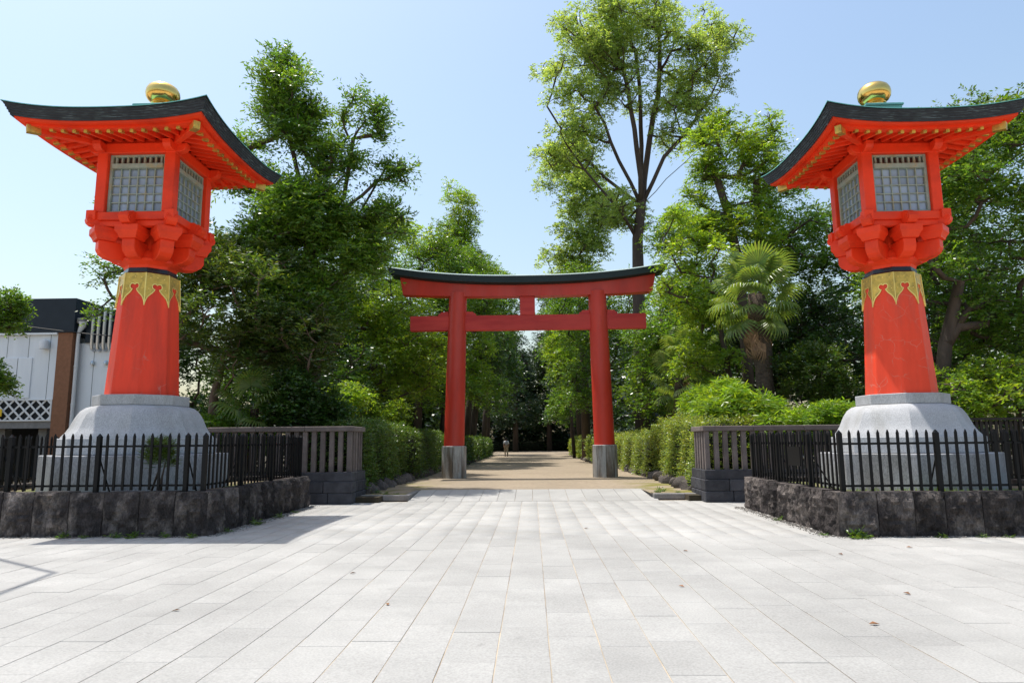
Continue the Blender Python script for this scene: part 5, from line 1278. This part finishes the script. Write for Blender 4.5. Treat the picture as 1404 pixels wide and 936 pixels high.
for x, y in ((3.75, 7.2), (2.1, 10.0), (4.15, 9.6), (0.9, 12.5), (2.9, 6.1), (-1.4, 6.8), (-2.2, 8.4), (-3.4, 6.6), (1.6, 7.6), (5.4, 10.2)):
    o = link('fallen_leaf', flm, None, (x, y, 0.003), (0, 0, random.uniform(0, 6)), (random.uniform(.6, 1.1),) * 3)
    tag(o, 'tiny fallen brown leaf lying on the paving', 'leaf', 'fallen leaves on the paving')

# ================================================================== PERSON
def person():
    t = thing('person', 'person in white top and beige trousers walking away down the sandy path', 'person', (-2.45, 65, ZB + 0.03), R(10))
    me = bpy.data.meshes.new('body')
    J = {'pel': (0, 0, .94, .14), 'belly': (0, 0, 1.10, .145), 'chest': (0, .01, 1.30, .17), 'neck': (0, .01, 1.47, .06), 'jaw': (0, -.0, 1.56, .08), 'head': (0, 0, 1.64, .105), 'crown': (0, 0, 1.71, .07),
         'lsh': (-.17, .0, 1.38, .065), 'lel': (-.24, .02, 1.12, .048), 'lwr': (-.22, -.08, .90, .035), 'lha': (-.215, -.11, .83, .04),
         'rsh': (.17, .0, 1.38, .065), 'rel': (.24, -.02, 1.12, .048), 'rwr': (.235, .08, .90, .035), 'rha': (.235, .12, .83, .04),
         'lhip': (-.10, 0, .88, .10), 'lkn': (-.10, .10, .50, .07), 'lan': (-.10, -.04, .10, .045), 'lto': (-.10, .08, .04, .04),
         'rhip': (.10, 0, .88, .10), 'rkn': (.10, -.06, .48, .07), 'ran': (.10, -.22, .12, .045), 'rto': (.10, -.12, .04, .04)}
    E_ = ['pel belly', 'belly chest', 'chest neck', 'neck jaw', 'jaw head', 'head crown', 'chest lsh', 'lsh lel', 'lel lwr', 'lwr lha', 'chest rsh', 'rsh rel', 'rel rwr', 'rwr rha', 'pel lhip', 'lhip lkn', 'lkn lan', 'lan lto', 'pel rhip', 'rhip rkn', 'rkn ran', 'ran rto']
    def skin(nm, keys, edges, m_, grow=0.0, parent=t):
        me = bpy.data.meshes.new(nm); ix = {k: i for i, k in enumerate(keys)}
        me.from_pydata([J[k][:3] for k in keys], [tuple(ix[a] for a in e.split()) for e in edges], [])
        me.materials.append(m_)
        o = link(nm, me, parent)
        md = o.modifiers.new('skin', 'SKIN'); sb = o.modifiers.new('sub', 'SUBSURF'); sb.levels = 1; sb.render_levels = 1
        for i, k in enumerate(keys):
            r_ = J[k][3] + grow; o.data.skin_vertices[0].data[i].radius = (r_, r_)
        o.data.skin_vertices[0].data[0].use_root = True
        return o
    skinm = mat('skin', (0.45, 0.27, 0.19), 0.6, var=0); shirt = mat('white cotton', (0.72, 0.72, 0.72), 0.8, var=0.05); trou = mat('beige cotton', (0.42, 0.33, 0.23), 0.8, var=0.05); hairm = mat('dark hair', (0.015, 0.012, 0.01), 0.5, var=0)
    b = skin('body', list(J), E_, skinm)
    skin('shirt', ['belly', 'chest', 'lsh', 'lel', 'rsh', 'rel'], ['belly chest', 'chest lsh', 'lsh lel', 'chest rsh', 'rsh rel'], shirt, .022)
    skin('trousers', ['pel', 'lhip', 'lkn', 'lan', 'rhip', 'rkn', 'ran'], ['pel lhip', 'lhip lkn', 'lkn lan', 'pel rhip', 'rhip rkn', 'rkn ran'], trou, .02)
    MB().lathe([(0.02, 1.785), (.08, 1.765), (.118, 1.70), (.122, 1.63), (.10, 1.56), (.07, 1.53)], 14, 0, (0, -.012)).build('hair', hairm, t, smooth=True)
    for s in (-1, 1): MB().box((s * .10, .03 if s < 0 else -.16, .03), (.085, .25, .07)).build('shoe', hairm, t, bevel=.02)
    MB().box((0, -.20, 1.22), (.26, .11, .34)).build('backpack', mat('grey backpack', (.35, .36, .4), .8, var=.05), t, bevel=.03)
person()

# out-of-view tube frame, made up to throw an angled shadow on the paving
fr = MB().tube([(-12.6, 12.81, 0), (-12.6, 12.81, 10.0), (-8.76, 10.21, 10.0), (-8.25, 7.6, 10.0)], 0.04, 8).build('shadow_caster_frame', MT['black_metal'], smooth=R(40))
tag(fr, 'unseen steel tube frame added out of view, its corner casting an angled shadow', 'frame')
